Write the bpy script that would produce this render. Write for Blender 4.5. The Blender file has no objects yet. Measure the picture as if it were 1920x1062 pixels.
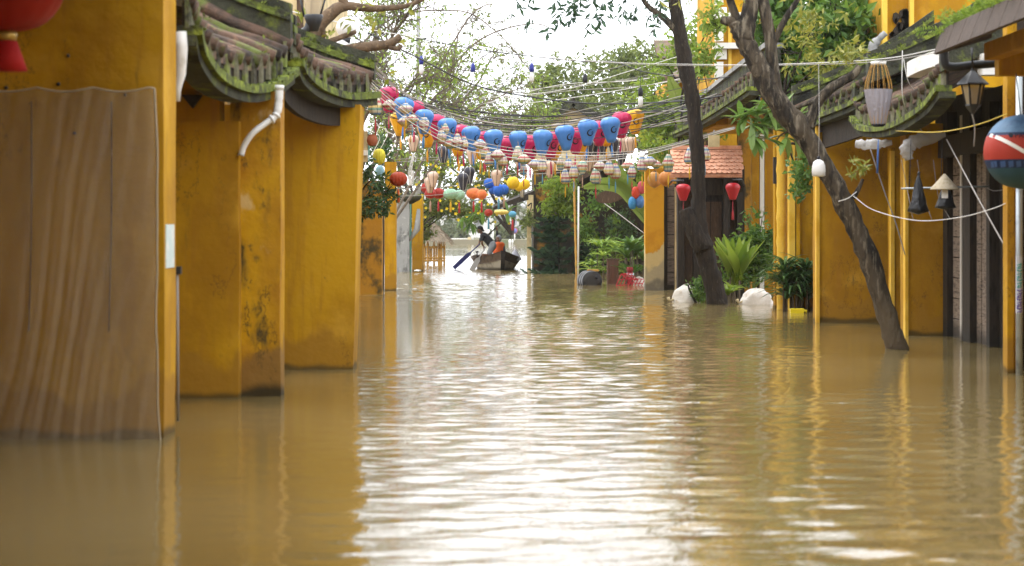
import bpy, math, random
import numpy as np
from mathutils import Vector, noise

# ---------------------------------------------------------------- camera, sky, sun, exposure
SC = bpy.context.scene
COL = SC.collection
F, CX, HY, EYE = 4267.0, 960.0, 421.0, 1.6      # focal length in photo pixels, horizon row, eye height over the water

cam_d = bpy.data.cameras.new('camera')
cam = bpy.data.objects.new('camera', cam_d); COL.objects.link(cam)
cam_d.sensor_width = 36.0; cam_d.lens = 36.0 * F / 1920.0
cam_d.shift_y = -(531.0 - HY) / 1920.0
cam_d.clip_start = 0.1; cam_d.clip_end = 3000
cam_d.dof.use_dof = True; cam_d.dof.focus_distance = 54.0; cam_d.dof.aperture_fstop = 3.0
cam.location = (0, 0, EYE); cam.rotation_euler = (math.radians(90), 0, 0)
SC.camera = cam

SUN_DIR = Vector((-0.38, 0.36, 0.86)).normalized()
wd = bpy.data.worlds.new('World'); SC.world = wd; wd.use_nodes = True
nt = wd.node_tree; nt.nodes.clear()
out = nt.nodes.new('ShaderNodeOutputWorld'); bg = nt.nodes.new('ShaderNodeBackground')
sky = nt.nodes.new('ShaderNodeTexSky'); sky.sky_type = 'NISHITA'; sky.sun_disc = False
sky.sun_elevation = math.asin(SUN_DIR.z); sky.sun_rotation = math.atan2(SUN_DIR.x, SUN_DIR.y)
sky.dust_density = 4.0; sky.air_density = 1.0
hs = nt.nodes.new('ShaderNodeHueSaturation'); hs.inputs['Saturation'].default_value = 0.25
cl = nt.nodes.new('ShaderNodeTexNoise'); cl.inputs['Scale'].default_value = 2.2; cl.inputs['Detail'].default_value = 5
rp = nt.nodes.new('ShaderNodeValToRGB')
rp.color_ramp.elements[0].position = 0.35; rp.color_ramp.elements[0].color = (16.5, 17.0, 18.0, 1)
rp.color_ramp.elements[1].position = 0.70; rp.color_ramp.elements[1].color = (20.6, 21.0, 21.8, 1)
mx = nt.nodes.new('ShaderNodeMix'); mx.data_type = 'RGBA'; mx.inputs[0].default_value = 0.8   # a closed cloud deck over the sky
nt.links.new(sky.outputs[0], hs.inputs['Color']); nt.links.new(hs.outputs[0], mx.inputs[6])
nt.links.new(cl.outputs[0], rp.inputs[0]); nt.links.new(rp.outputs[0], mx.inputs[7])
nt.links.new(mx.outputs[2], bg.inputs['Color']); bg.inputs['Strength'].default_value = 0.15
nt.links.new(bg.outputs[0], out.inputs['Surface'])

sun_d = bpy.data.lights.new('sun', 'SUN'); sun_d.energy = 1.5; sun_d.angle = math.radians(14); sun_d.color = (1.0, 0.97, 0.92)
sun = bpy.data.objects.new('sun', sun_d); COL.objects.link(sun)
sun.rotation_euler = (-SUN_DIR).to_track_quat('-Z', 'Y').to_euler(); sun.location = (0, 0, 40)

vs = SC.view_settings
vs.view_transform = 'Standard'; vs.look = 'None'; vs.exposure = 0.36; vs.gamma = 1.0; vs.use_curve_mapping = False
SC.render.engine = 'CYCLES'
cy = SC.cycles
cy.use_denoising = True; cy.max_bounces = 6; cy.diffuse_bounces = 3; cy.glossy_bounces = 4; cy.transparent_max_bounces = 12
cy.caustics_reflective = False; cy.caustics_refractive = False; cy.sample_clamp_indirect = 6.0

# ---------------------------------------------------------------- helpers
R = random.Random(7)
def P(px, py, d): return Vector(((px - CX) / F * d, d, EYE - (py - HY) / F * d))
def dep(py): return F * EYE / (py - HY)
def lerp(a, b, t): return a + (b - a) * t
def V(*a): return Vector(a)

def cr(pts, n=6):
    """smooth curve through points (tuples or vectors)"""
    pts = [Vector(p) for p in pts]
    if len(pts) == 2: return [pts[0].lerp(pts[1], i / n) for i in range(n + 1)]
    o = []
    for i in range(len(pts) - 1):
        p0 = pts[i - 1] if i else pts[0] * 2 - pts[1]
        p1, p2 = pts[i], pts[i + 1]
        p3 = pts[i + 2] if i + 2 < len(pts) else p2 * 2 - p1
        for k in range(n):
            t = k / n
            o.append(0.5 * (2 * p1 + (p2 - p0) * t + (2 * p0 - 5 * p1 + 4 * p2 - p3) * t * t + (3 * p1 - p0 - 3 * p2 + p3) * t ** 3))
    o.append(pts[-1])
    return o

def crs(vals, n=6):
    """same sampling for scalars"""
    return [v.x for v in cr([Vector((a, 0, 0)) for a in vals], n)]

class MB:
    def __init__(s): s.v = []; s.f = []; s.m = []; s.s = []
    def add(s, vs, fs, mi=0, sm=False):
        b = len(s.v); s.v.extend(tuple(v) for v in vs)
        for f in fs: s.f.append(tuple(i + b for i in f)); s.m.append(mi); s.s.append(sm)
        return s
    def box(s, a, b, mi=0):
        x0, x1 = min(a[0], b[0]), max(a[0], b[0]); y0, y1 = min(a[1], b[1]), max(a[1], b[1]); z0, z1 = min(a[2], b[2]), max(a[2], b[2])
        return s.add([(x0,y0,z0),(x1,y0,z0),(x1,y1,z0),(x0,y1,z0),(x0,y0,z1),(x1,y0,z1),(x1,y1,z1),(x0,y1,z1)],
                     [(3,2,1,0),(4,5,6,7),(0,1,5,4),(1,2,6,5),(2,3,7,6),(3,0,4,7)], mi)
    def bar(s, p, q, w, h, up=(0, 0, 1), mi=0):
        """box along p-q, w across, h along up"""
        p, q = Vector(p), Vector(q); d = (q - p).normalized(); up = Vector(up)
        a = d.cross(up)
        if a.length < 1e-4: a = d.cross(Vector((1, 0, 0)))
        a = a.normalized() * w / 2; u = a.cross(d).normalized() * h / 2
        return s.add([p-a-u, p+a-u, p+a+u, p-a+u, q-a-u, q+a-u, q+a+u, q-a+u],
                     [(0,1,2,3),(7,6,5,4),(4,5,1,0),(5,6,2,1),(6,7,3,2),(7,4,0,3)], mi)
    def sweep(s, pts, w, h, up=(0, 0, 1), mi=0):
        """rectangle swept along a polyline; top edge is pts + up*h/2"""
        pts = [Vector(p) for p in pts]; up = Vector(up); vv = []; ff = []
        for i, p in enumerate(pts):
            d = (pts[min(i + 1, len(pts) - 1)] - pts[max(i - 1, 0)]).normalized()
            a = d.cross(up).normalized() * (w[i] if isinstance(w, list) else w) / 2
            u = up * (h[i] if isinstance(h, list) else h) / 2
            vv += [p - a - u, p + a - u, p + a + u, p - a + u]
        for i in range(len(pts) - 1):
            for k in range(4):
                ff.append((i*4+k, i*4+(k+1) % 4, i*4+4+(k+1) % 4, i*4+4+k))
        n = len(pts) - 1
        ff += [(3, 2, 1, 0), (n*4, n*4+1, n*4+2, n*4+3)]
        return s.add(vv, ff, mi)
    def tube(s, pts, r, n=6, mi=0, sm=True, cap=True, rough=0.0):
        pts = [Vector(p) for p in pts]; vv = []; ff = []
        ref = Vector((0.13, 0.21, 0.97))
        for i, p in enumerate(pts):
            d = pts[min(i + 1, len(pts) - 1)] - pts[max(i - 1, 0)]
            d = d.normalized() if d.length > 1e-9 else Vector((0, 0, 1))
            if abs(d.dot(ref)) > 0.98: ref = Vector((0.97, 0.2, 0.1))
            a = d.cross(ref).normalized(); b = d.cross(a)
            rr = r[min(i, len(r) - 1)] if isinstance(r, (list, tuple)) else r
            for k in range(n):
                t = 2 * math.pi * k / n
                q = rr
                if rough: q *= 1 + rough * noise.noise((p + (a * math.cos(t) + b * math.sin(t)) * rr) * (1.1 / max(rr, .01)))
                vv.append(p + (a * math.cos(t) + b * math.sin(t)) * q)
        for i in range(len(pts) - 1):
            for k in range(n):
                ff.append((i*n+k, i*n+(k+1) % n, (i+1)*n+(k+1) % n, (i+1)*n+k))
        if cap: ff += [tuple(range(n - 1, -1, -1)), tuple((len(pts)-1)*n + k for k in range(n))]
        return s.add(vv, ff, mi, sm)
    def lathe(s, prof, c=(0, 0, 0), n=16, mi=0, sm=True, rib=0.0, ribs=8, axis='z', cap=True):
        vv = []; ff = []; c = Vector(c)
        for r, z in prof:
            for k in range(n):
                t = 2 * math.pi * k / n
                q = r * (1 - rib * abs(math.sin(t * ribs / 2)) ** 1.0) if rib else r
                x, y = q * math.cos(t), q * math.sin(t)
                o = Vector((x, y, z)) if axis == 'z' else (Vector((x, z, y)) if axis == 'y' else Vector((z, x, y)))
                vv.append(c + o)
        for i in range(len(prof) - 1):
            for k in range(n): ff.append((i*n+k, i*n+(k+1) % n, (i+1)*n+(k+1) % n, (i+1)*n+k))
        if cap: ff += [tuple(range(n - 1, -1, -1)), tuple((len(prof)-1)*n + k for k in range(n))]
        return s.add(vv, ff, mi, sm)
    def grid(s, fn, nu, nv, mi=0, sm=True, thick=None):
        vv = [fn(i / nu, j / nv) for j in range(nv + 1) for i in range(nu + 1)]
        ff = [(j*(nu+1)+i, j*(nu+1)+i+1, (j+1)*(nu+1)+i+1, (j+1)*(nu+1)+i) for j in range(nv) for i in range(nu)]
        s.add(vv, ff, mi, sm)
        if thick:
            t = Vector(thick); s.add([Vector(v) + t for v in vv], [f[::-1] for f in ff], mi, sm)
            edge = ([(i, i+1) for i in range(nu)] + [(nv*(nu+1)+i+1, nv*(nu+1)+i) for i in range(nu)] +
                    [((j+1)*(nu+1), j*(nu+1)) for j in range(nv)] + [(j*(nu+1)+nu, (j+1)*(nu+1)+nu) for j in range(nv)])
            n0 = len(s.v) - 2 * len(vv); L = len(vv)
            for a, b in edge: s.f.append((n0+a, n0+b, n0+b+L, n0+a+L)); s.m.append(mi); s.s.append(False)
        return s
    def slab(s, poly, off, mi=0):
        """planar polygon extruded by off"""
        poly = [Vector(p) for p in poly]; off = Vector(off); n = len(poly)
        return s.add(poly + [p + off for p in poly],
                     [tuple(range(n - 1, -1, -1)), tuple(range(n, 2 * n))] + [(k, (k+1) % n, n+(k+1) % n, n+k) for k in range(n)], mi)
    def leaf(s, p, d, side, L, W, mi=0, fold=0.25):
        up = side.cross(d) * (W * fold)
        m = p + d * (L * 0.45)
        return s.add([p, m + side * (W / 2) + up, p + d * L, m - side * (W / 2) + up], [(0, 1, 2), (0, 2, 3)], mi)
    def strap(s, p, d, L, W, droop, mi=0, seg=4, tipw=0.15, fold=0.2, shape=None):
        d = Vector(d).normalized(); side = d.cross(Vector((0, 0, 1)))
        side = side.normalized() if side.length > 1e-3 else Vector((1, 0, 0))
        vv = []; q = Vector(p); dd = d.copy()
        for i in range(seg + 1):
            t = i / seg
            w = (W * (0.55 + 0.9 * t if t < .5 else lerp(1.0, tipw, (t - .5) * 2))) if not shape else W * shape(t)
            n = side.cross(dd)
            vv += [q - side * w / 2 + n * w * fold, q.copy(), q + side * w / 2 + n * w * fold]
            q = q + dd * (L / seg); dd = (dd + Vector((0, 0, -droop / seg))).normalized()
        ff = []
        for i in range(seg):
            a = i * 3; ff += [(a, a+1, a+4, a+3), (a+1, a+2, a+5, a+4)]
        return s.add(vv, ff, mi, True)
    def build(s, name, mats, parent=None, label=None, kind=None, smooth_all=None, org=None):
        me = bpy.data.meshes.new(name)
        o3 = org if org is not None else (ORG.get(parent.name, Vector()) if parent else Vector())
        me.from_pydata([(v[0]-o3[0], v[1]-o3[1], v[2]-o3[2]) for v in s.v], [], s.f)
        for m in (mats if isinstance(mats, (list, tuple)) else [mats]): me.materials.append(m)
        me.polygons.foreach_set('material_index', s.m)
        me.polygons.foreach_set('use_smooth', s.s)
        me.update()
        ob = bpy.data.objects.new(name, me); COL.objects.link(ob)
        if parent: ob.parent = parent; ORG[ob.name] = o3
        else: ob.location = o3; ORG[ob.name] = Vector(o3)
        if label: ob['label'] = label
        if kind: ob['kind'] = kind
        return ob

ORG = {}
def thing(name, label, cat, loc=(0, 0, 0), group=None):
    o = bpy.data.objects.new(name, None); COL.objects.link(o); o.location = loc; o.empty_display_size = 0.2
    o['label'] = label; o['category'] = cat
    if group: o['group'] = group
    ORG[o.name] = Vector(loc)
    return o
def tag(o, label, cat, group=None, kind=None):
    o['label'] = label; o['category'] = cat
    if group: o['group'] = group
    if kind: o['kind'] = kind
    return o
def single(name, mb, mat, label, cat, group=None, org=(0, 0, 0)):
    return tag(mb.build(name, mat, org=Vector(org)), label, cat, group)
def struct(name, mb, mat):
    o = mb.build(name, mat); o['kind'] = 'structure'; return o
def copy_tree(o, parent=None):
    c = o.copy(); COL.objects.link(c); c.parent = parent; ORG[c.name] = Vector()
    for ch in KIDS.get(o.name, []): copy_tree(ch, c)
    return c
KIDS = {}
def freeze(o):
    """remember the children of a prototype (and theirs) for copying"""
    def walk(x):
        ch = [c for c in COL.objects if c.parent == x]
        KIDS[x.name] = ch
        for c in ch: walk(c)
    walk(o); return o
USED = set()
def place(proto, loc, rz=0, sc=1.0, label=None, group=None, rx=0, ry=0):
    if proto.name not in USED: USED.add(proto.name); c = proto
    else: c = copy_tree(proto)
    c.location = loc; c.rotation_euler = (rx, ry, rz); c.scale = (sc, sc, sc) if not isinstance(sc, tuple) else sc
    if label: c['label'] = label
    if group: c['group'] = group
    return c
NTH = ['first', 'second', 'third', 'fourth', 'fifth', 'sixth', 'seventh', 'eighth', 'ninth', 'tenth', 'eleventh', 'twelfth',
       'thirteenth', 'fourteenth', 'fifteenth', 'sixteenth', 'seventeenth', 'eighteenth', 'nineteenth', 'twentieth']

# ---------------------------------------------------------------- materials
def _n(t, k): return t.nodes.new(k)
def ramp(t, src, lo, hi):
    r = _n(t, 'ShaderNodeMapRange'); r.interpolation_type = 'SMOOTHSTEP'
    r.inputs['From Min'].default_value = lo; r.inputs['From Max'].default_value = hi
    t.links.new(src, r.inputs['Value']); return r.outputs[0]
def mixc(t, fac, a, b):
    m = _n(t, 'ShaderNodeMix'); m.data_type = 'RGBA'
    if isinstance(fac, float): m.inputs[0].default_value = fac
    else: t.links.new(fac, m.inputs[0])
    for i, c in ((6, a), (7, b)):
        if isinstance(c, tuple): m.inputs[i].default_value = (*c, 1)
        else: t.links.new(c, m.inputs[i])
    return m.outputs[2]
def coords(t, world, stretch):
    if world: g = _n(t, 'ShaderNodeNewGeometry'); src = g.outputs['Position']
    else: g = _n(t, 'ShaderNodeTexCoord'); src = g.outputs['Object']
    m = _n(t, 'ShaderNodeMapping'); m.inputs['Scale'].default_value = stretch; t.links.new(src, m.inputs[0])
    return m.outputs[0]
def MAT(name, col, rough=0.85, spots=(), bump=None, spec=0.25, world=True, island=None, trans=0.0, bands=(), metal=0.0, alpha=1.0, coat=0.0, cracks=None, objrand=0.0):
    """spots: (colour, scale, lo, hi, stretch, amount); bands: (colour, z0, z1, jitter) stain below z1 fading to none at z1, full at z0"""
    m = bpy.data.materials.new(name); m.use_nodes = True; t = m.node_tree
    b = t.nodes['Principled BSDF']; c = col
    b.inputs['Roughness'].default_value = rough; b.inputs['Specular IOR Level'].default_value = spec; b.inputs['Metallic'].default_value = metal
    b.inputs['Coat Weight'].default_value = coat
    if island:
        g = _n(t, 'ShaderNodeNewGeometry'); c = mixc(t, g.outputs['Random Per Island'], col, island)
    for i, sp in enumerate(spots):
        col2, sc, lo, hi = sp[:4]; st = sp[4] if len(sp) > 4 else (1, 1, 1); am = sp[5] if len(sp) > 5 else 1.0
        nz = _n(t, 'ShaderNodeTexNoise'); nz.inputs['Scale'].default_value = sc; nz.inputs['Detail'].default_value = 7; nz.inputs['Roughness'].default_value = 0.62
        st2 = _n(t, 'ShaderNodeVectorMath'); st2.operation = 'ADD'; st2.inputs[1].default_value = (i * 3.7, i * 1.3, i * 2.1)
        t.links.new(coords(t, world, st), st2.inputs[0]); t.links.new(st2.outputs[0], nz.inputs['Vector'])
        f = ramp(t, nz.outputs[0], lo, hi)
        if am < 1: q = _n(t, 'ShaderNodeMath'); q.operation = 'MULTIPLY'; q.inputs[1].default_value = am; t.links.new(f, q.inputs[0]); f = q.outputs[0]
        c = mixc(t, f, c, col2)
    for (col2, z0, z1, jit) in bands:
        sep = _n(t, 'ShaderNodeSeparateXYZ'); t.links.new(coords(t, world, (1, 1, 1)), sep.inputs[0])
        nz = _n(t, 'ShaderNodeTexNoise'); nz.inputs['Scale'].default_value = 2.3; nz.inputs['Detail'].default_value = 6
        t.links.new(coords(t, world, (1, 1, .6)), nz.inputs['Vector'])
        a = _n(t, 'ShaderNodeMath'); a.operation = 'MULTIPLY_ADD'; a.inputs[1].default_value = jit; t.links.new(nz.outputs[0], a.inputs[0]); t.links.new(sep.outputs[2], a.inputs[2])
        c = mixc(t, ramp(t, a.outputs[0], z1 + jit * .5, z0 + jit * .5), c, col2)
    if cracks:
        nz = _n(t, 'ShaderNodeTexNoise'); nz.inputs['Scale'].default_value = cracks[0]; nz.inputs['Detail'].default_value = 8; nz.inputs['Roughness'].default_value = .7; t.links.new(coords(t, world, (1, 1, .55)), nz.inputs['Vector'])
        s1 = _n(t, 'ShaderNodeMath'); s1.operation = 'SUBTRACT'; s1.inputs[1].default_value = .5; t.links.new(nz.outputs[0], s1.inputs[0])
        s2 = _n(t, 'ShaderNodeMath'); s2.operation = 'ABSOLUTE'; t.links.new(s1.outputs[0], s2.inputs[0])
        n2 = _n(t, 'ShaderNodeTexNoise'); n2.inputs['Scale'].default_value = .8; t.links.new(coords(t, world, (1, 1, 1)), n2.inputs['Vector'])
        s3 = _n(t, 'ShaderNodeMath'); s3.operation = 'MULTIPLY'; t.links.new(ramp(t, s2.outputs[0], cracks[1], 0.0), s3.inputs[0]); t.links.new(ramp(t, n2.outputs[0], .5, .6), s3.inputs[1])
        c = mixc(t, s3.outputs[0], c, (.05, .035, .015))
    if objrand:
        oi = _n(t, 'ShaderNodeObjectInfo'); hv = _n(t, 'ShaderNodeHueSaturation'); mr = _n(t, 'ShaderNodeMapRange'); mr.inputs['To Min'].default_value = 1 - objrand; mr.inputs['To Max'].default_value = 1 + objrand
        t.links.new(oi.outputs['Random'], mr.inputs[0]); t.links.new(mr.outputs[0], hv.inputs['Value'])
        if isinstance(c, tuple): hv.inputs['Color'].default_value = (*c, 1)
        else: t.links.new(c, hv.inputs['Color'])
        c = hv.outputs[0]
    if isinstance(c, tuple): b.inputs['Base Color'].default_value = (*c, 1)
    else: t.links.new(c, b.inputs['Base Color'])
    if bump:
        nz = _n(t, 'ShaderNodeTexNoise'); nz.inputs['Scale'].default_value = bump[0]; nz.inputs['Detail'].default_value = 6
        t.links.new(coords(t, world, bump[2] if len(bump) > 2 else (1, 1, 1)), nz.inputs['Vector'])
        bp = _n(t, 'ShaderNodeBump'); bp.inputs['Strength'].default_value = bump[1]; bp.inputs['Distance'].default_value = 0.03
        t.links.new(nz.outputs[0], bp.inputs['Height']); t.links.new(bp.outputs[0], b.inputs['Normal'])
    o = t.nodes['Material Output']; sh = b.outputs[0]
    if trans:
        tr = _n(t, 'ShaderNodeBsdfTranslucent'); ms = _n(t, 'ShaderNodeMixShader'); ms.inputs[0].default_value = trans
        if isinstance(c, tuple): tr.inputs[0].default_value = (*c, 1)
        else: t.links.new(c, tr.inputs[0])
        t.links.new(sh, ms.inputs[1]); t.links.new(tr.outputs[0], ms.inputs[2]); sh = ms.outputs[0]
    if alpha < 1:
        tp = _n(t, 'ShaderNodeBsdfTransparent'); ms = _n(t, 'ShaderNodeMixShader'); ms.inputs[0].default_value = alpha
        t.links.new(tp.outputs[0], ms.inputs[1]); t.links.new(sh, ms.inputs[2]); sh = ms.outputs[0]
    t.links.new(sh, o.inputs['Surface'])
    return m
def LEAF(name, a, b, trans=0.35, rough=0.45): return MAT(name, a, rough, island=b, trans=trans, spec=0.4)

OCH = (0.54, 0.298, 0.006)
m_wall = MAT('ochre_limewash', OCH, 0.92, spots=[((0.31, 0.145, 0.005), 0.8, .38, .64, (1, 1, .6), .85), ((0.58, 0.33, 0.03), 1.5, .52, .70, (1, 1, 1), .7), ((0.36, 0.17, 0.012), 2.6, .5, .66, (3, 3, .3), .6),
             ((0.07, 0.05, 0.015), 3.4, .62, .76, (1.5, 1.5, .3), .75), ((0.05, 0.04, 0.015), 17, .68, .76, (1, 1, .7), .6)], bump=(7, .45), cracks=(1.1, .004),
             bands=[((0.36, 0.185, 0.014), .30, .42, .9), ((0.12, 0.075, 0.018), .02, .09, .16)])
m_wall_worn = MAT('ochre_limewash_worn', OCH, 0.92, spots=[((0.34, 0.15, 0.01), 1.1, .40, .62, (1, 1, .6), .9), ((0.60, 0.44, 0.20), 2.0, .58, .66, (1, 1, .8), .8),
             ((0.045, 0.04, 0.018), 2.8, .52, .70, (1, 1, .4), .95), ((0.03, 0.03, 0.015), 8, .58, .72, (1, 1, .6), .9)], bump=(6, .8), cracks=(1.6, .010),
             bands=[((0.26, 0.14, 0.03), .36, .46, .9), ((0.05, 0.036, 0.014), .02, .14, .25)])
m_wall_moss = MAT('ochre_wall_black_mould', (0.42, 0.2, 0.015), 0.95, spots=[((0.05, 0.045, 0.02), 2.0, .42, .6, (1, 1, .7), .95), ((0.5, 0.25, 0.02), 5, .55, .7, (1, 1, 1), .7)], bump=(6, .5))
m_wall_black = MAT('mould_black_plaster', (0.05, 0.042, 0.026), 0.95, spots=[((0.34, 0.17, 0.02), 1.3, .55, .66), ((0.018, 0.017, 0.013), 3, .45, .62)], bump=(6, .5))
m_ochre_pale = MAT('pale_ochre_paint_and_lit_ends', (0.74, 0.48, 0.07), 0.85, spots=[((0.62, 0.36, 0.03), 1.5, .45, .65), ((0.25, 0.17, 0.06), 6, .66, .78, (1, 1, .3), .6)], bump=(8, .2))  # paint of pipe and pilasters; on wall-end strips it carries the street light
m_cream = MAT('cream_render', (0.62, 0.50, 0.28), 0.9, spots=[((0.40, 0.32, 0.18), 1.6, .45, .65)], bump=(7, .2))
m_white = MAT('white_paint', (0.78, 0.76, 0.72), 0.7, spots=[((0.5, 0.46, 0.38), 3, .55, .75)], bump=(12, .15))
m_pvc = MAT('white_pvc', (0.75, 0.74, 0.72), 0.45, spots=[((0.35, 0.3, 0.2), 6, .58, .75, (1, 1, .4), .7)])
m_concrete = MAT('weathered_concrete', (0.30, 0.30, 0.29), 0.95, spots=[((0.09, 0.09, 0.085), 2.6, .5, .68, (1, 1, .5)), ((0.5, 0.49, 0.46), 4, .58, .72)], bump=(10, .4))
m_moss = MAT('mossy_mortar', (0.055, 0.056, 0.038), 0.95, spots=[((0.13, 0.155, 0.03), 4.5, .52, .68), ((0.02, 0.02, 0.016), 3.1, .46, .66), ((0.20, 0.25, 0.04), 14, .62, .76)], bump=(22, .8))
m_moss_top = MAT('bright_moss', (0.12, 0.15, 0.03), 0.95, spots=[((0.27, 0.33, 0.04), 7, .5, .66), ((0.045, 0.045, 0.03), 4.5, .47, .62)], bump=(26, 1.0))
m_tile_roof = MAT('old_roof_tile', (0.11, 0.068, 0.048), 0.9, spots=[((0.045, 0.036, 0.03), 3, .42, .62), ((0.22, 0.125, 0.08), 9, .56, .72), ((0.10, 0.12, 0.03), 3.3, .52, .66)], bump=(18, .8), objrand=.4)
m_tile_end = MAT('mossy_tile_end', (0.125, 0.115, 0.075), 0.95, spots=[((0.15, 0.19, 0.035), 3, .48, .64), ((0.04, 0.037, 0.028), 5, .47, .64)], bump=(20, .8), objrand=.35)
m_dark = MAT('dark_timber_and_gap_shade', (0.028, 0.022, 0.016), 0.9, spots=[((0.06, 0.045, 0.03), 4, .5, .7)])
m_terra = MAT('terracotta_scale_tile', (0.60, 0.30, 0.19), 0.85, spots=[((0.42, 0.19, 0.11), 5, .5, .7), ((0.70, 0.42, 0.30), 11, .55, .7)], bump=(20, .3))
m_wood = MAT('weathered_brown_wood', (0.085, 0.05, 0.03), 0.8, spots=[((0.06, 0.036, 0.022), 6, .45, .65, (6, 6, .7)), ((0.2, 0.13, 0.08), 9, .56, .7, (8, 8, .6))], bump=(14, .4, (6, 6, .6)))
m_wood_grey = MAT('greyed_timber', (0.22, 0.17, 0.13), 0.85, spots=[((0.08, 0.06, 0.05), 5, .45, .65, (1, 1, 6)), ((0.34, 0.28, 0.22), 8, .55, .7, (1, 1, 8))], bump=(12, .4, (1, 1, 6)), bands=[((0.06, 0.05, 0.04), .03, .3, .3)])
m_wood_dark = MAT('dark_timber', (0.034, 0.025, 0.018), 0.75, spots=[((0.014, 0.011, 0.009), 5, .45, .65, (5, 5, .7))], bump=(12, .4, (5, 5, .6)), bands=[((0.02, 0.018, 0.015), .03, .3, .2)])
m_shingle = MAT('brown_eave_board', (0.085, 0.062, 0.05), 0.85, spots=[((0.045, 0.034, 0.028), 6, .45, .65, (1, 6, 1)), ((0.13, 0.095, 0.075), 9, .55, .7, (1, 8, 1))], bump=(14, .4, (1, 6, 1)))
m_bark = MAT('grey_brown_bark', (0.072, 0.055, 0.037), 0.95, spots=[((0.022, 0.018, 0.014), 4, .42, .58, (2, 2, .7)), ((0.21, 0.175, 0.125), 6, .50, .66, (3, 3, .45), .85)], bump=(16, 1.0, (2, 2, .7)), bands=[((0.12, 0.092, 0.06), .2, 1.2, .8), ((0.025, 0.02, 0.016), -.1, .04, .08)])
m_bark_dark = MAT('dark_wet_bark', (0.036, 0.027, 0.020), 0.95, spots=[((0.02, 0.016, 0.013), 6, .42, .6, (3, 3, .35)), ((0.13, 0.11, 0.085), 9, .58, .74, (3, 3, .6), .8)], bump=(16, 1.0, (2, 2, .7)))
m_twig = MAT('pale_twig_bark', (0.17, 0.135, 0.10), 0.95, spots=[((0.08, 0.065, 0.05), 3, .45, .65)])
m_branch = MAT('brown_branch_bark', (0.135, 0.09, 0.055), 0.9, spots=[((0.07, 0.048, 0.03), 8, .45, .65), ((0.30, 0.21, 0.12), 11, .58, .72)], bump=(20, .6))
m_iron = MAT('black_iron', (0.018, 0.019, 0.022), 0.45, spec=0.5)
m_steel = MAT('galvanised_steel', (0.42, 0.46, 0.47), 0.4, metal=0.6, spots=[((0.25, 0.28, 0.3), 6, .5, .7)])
m_glass = MAT('lamp_glass', (0.55, 0.45, 0.3), 0.2, spec=0.5, alpha=0.6)
m_wire_k = MAT('black_cable', (0.025, 0.024, 0.026), 0.6)
m_wire_g = MAT('grey_cable', (0.30, 0.275, 0.25), 0.6)
m_wire_w = MAT('white_cable', (0.66, 0.64, 0.61), 0.6)
m_wire_y = MAT('yellow_cord', (0.55, 0.40, 0.06), 0.6)
m_bag = MAT('white_plastic_sack', (0.74, 0.70, 0.64), 0.6, spots=[((0.55, 0.47, 0.37), 7, .52, .72)], bump=(14, .7), trans=.1)
m_blackbag = MAT('black_plastic_bag', (0.012, 0.013, 0.016), 0.35, spec=.5, bump=(18, .6))
m_blue_cap = MAT('blue_lamp_holder', (0.03, 0.04, 0.24), 0.5)
m_black_cap = MAT('black_lamp_holder', (0.02, 0.02, 0.025), 0.5)
m_bulb = MAT('white_lamp_bulb', (0.80, 0.79, 0.77), 0.3, trans=.2)
m_bamboo = MAT('golden_bamboo', (0.46, 0.25, 0.05), 0.6, spots=[((0.22, 0.11, 0.03), 6, .5, .68), ((0.58, 0.36, 0.1), 9, .55, .7)])
m_thatch = MAT('dry_thatch', (0.27, 0.215, 0.15), 0.95, spots=[((0.13, 0.10, 0.07), 9, .45, .65, (3, 3, 1)), ((0.40, 0.35, 0.27), 12, .55, .7, (3, 3, 1))], bump=(30, 1.0))
def SILK(name, c, dark=.55): return MAT(name, c, 0.36, trans=.22, spec=.5, world=False, spots=[(tuple(x * dark for x in c), 2.2, .5, .75, (1, 1, 1), .35)])
g_mid = LEAF('leaf_mid_green', (0.05, 0.13, 0.02), (0.16, 0.27, 0.04))
g_dark = LEAF('leaf_dark_green', (0.022, 0.065, 0.018), (0.085, 0.16, 0.04), .25)
g_lime = LEAF('leaf_lime_green', (0.12, 0.21, 0.02), (0.30, 0.39, 0.05), .48)
g_olive = LEAF('leaf_olive_green', (0.085, 0.12, 0.025), (0.21, 0.25, 0.06), .35)
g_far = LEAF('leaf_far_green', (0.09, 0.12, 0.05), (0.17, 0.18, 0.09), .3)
g_blue = LEAF('leaf_blue_green', (0.02, 0.065, 0.035), (0.055, 0.12, 0.05), .2)
g_yel = LEAF('leaf_yellow_green', (0.13, 0.17, 0.022), (0.36, 0.34, 0.05), .35)
g_banana = MAT('banana_leaf', (0.13, 0.21, 0.035), 0.4, island=(0.20, 0.27, 0.05), trans=.4, spots=[((0.25, 0.30, 0.09), 3, .5, .7)], spec=.4)
g_banana_y = MAT('banana_leaf_yellowing', (0.30, 0.33, 0.04), 0.4, island=(0.40, 0.42, 0.06), trans=.4, spec=.4)
g_pine = LEAF('needle_blue_green', (0.022, 0.07, 0.04), (0.07, 0.15, 0.07), .2)
g_flower = MAT('yellow_blossom', (0.75, 0.58, 0.03), 0.6)
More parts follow.
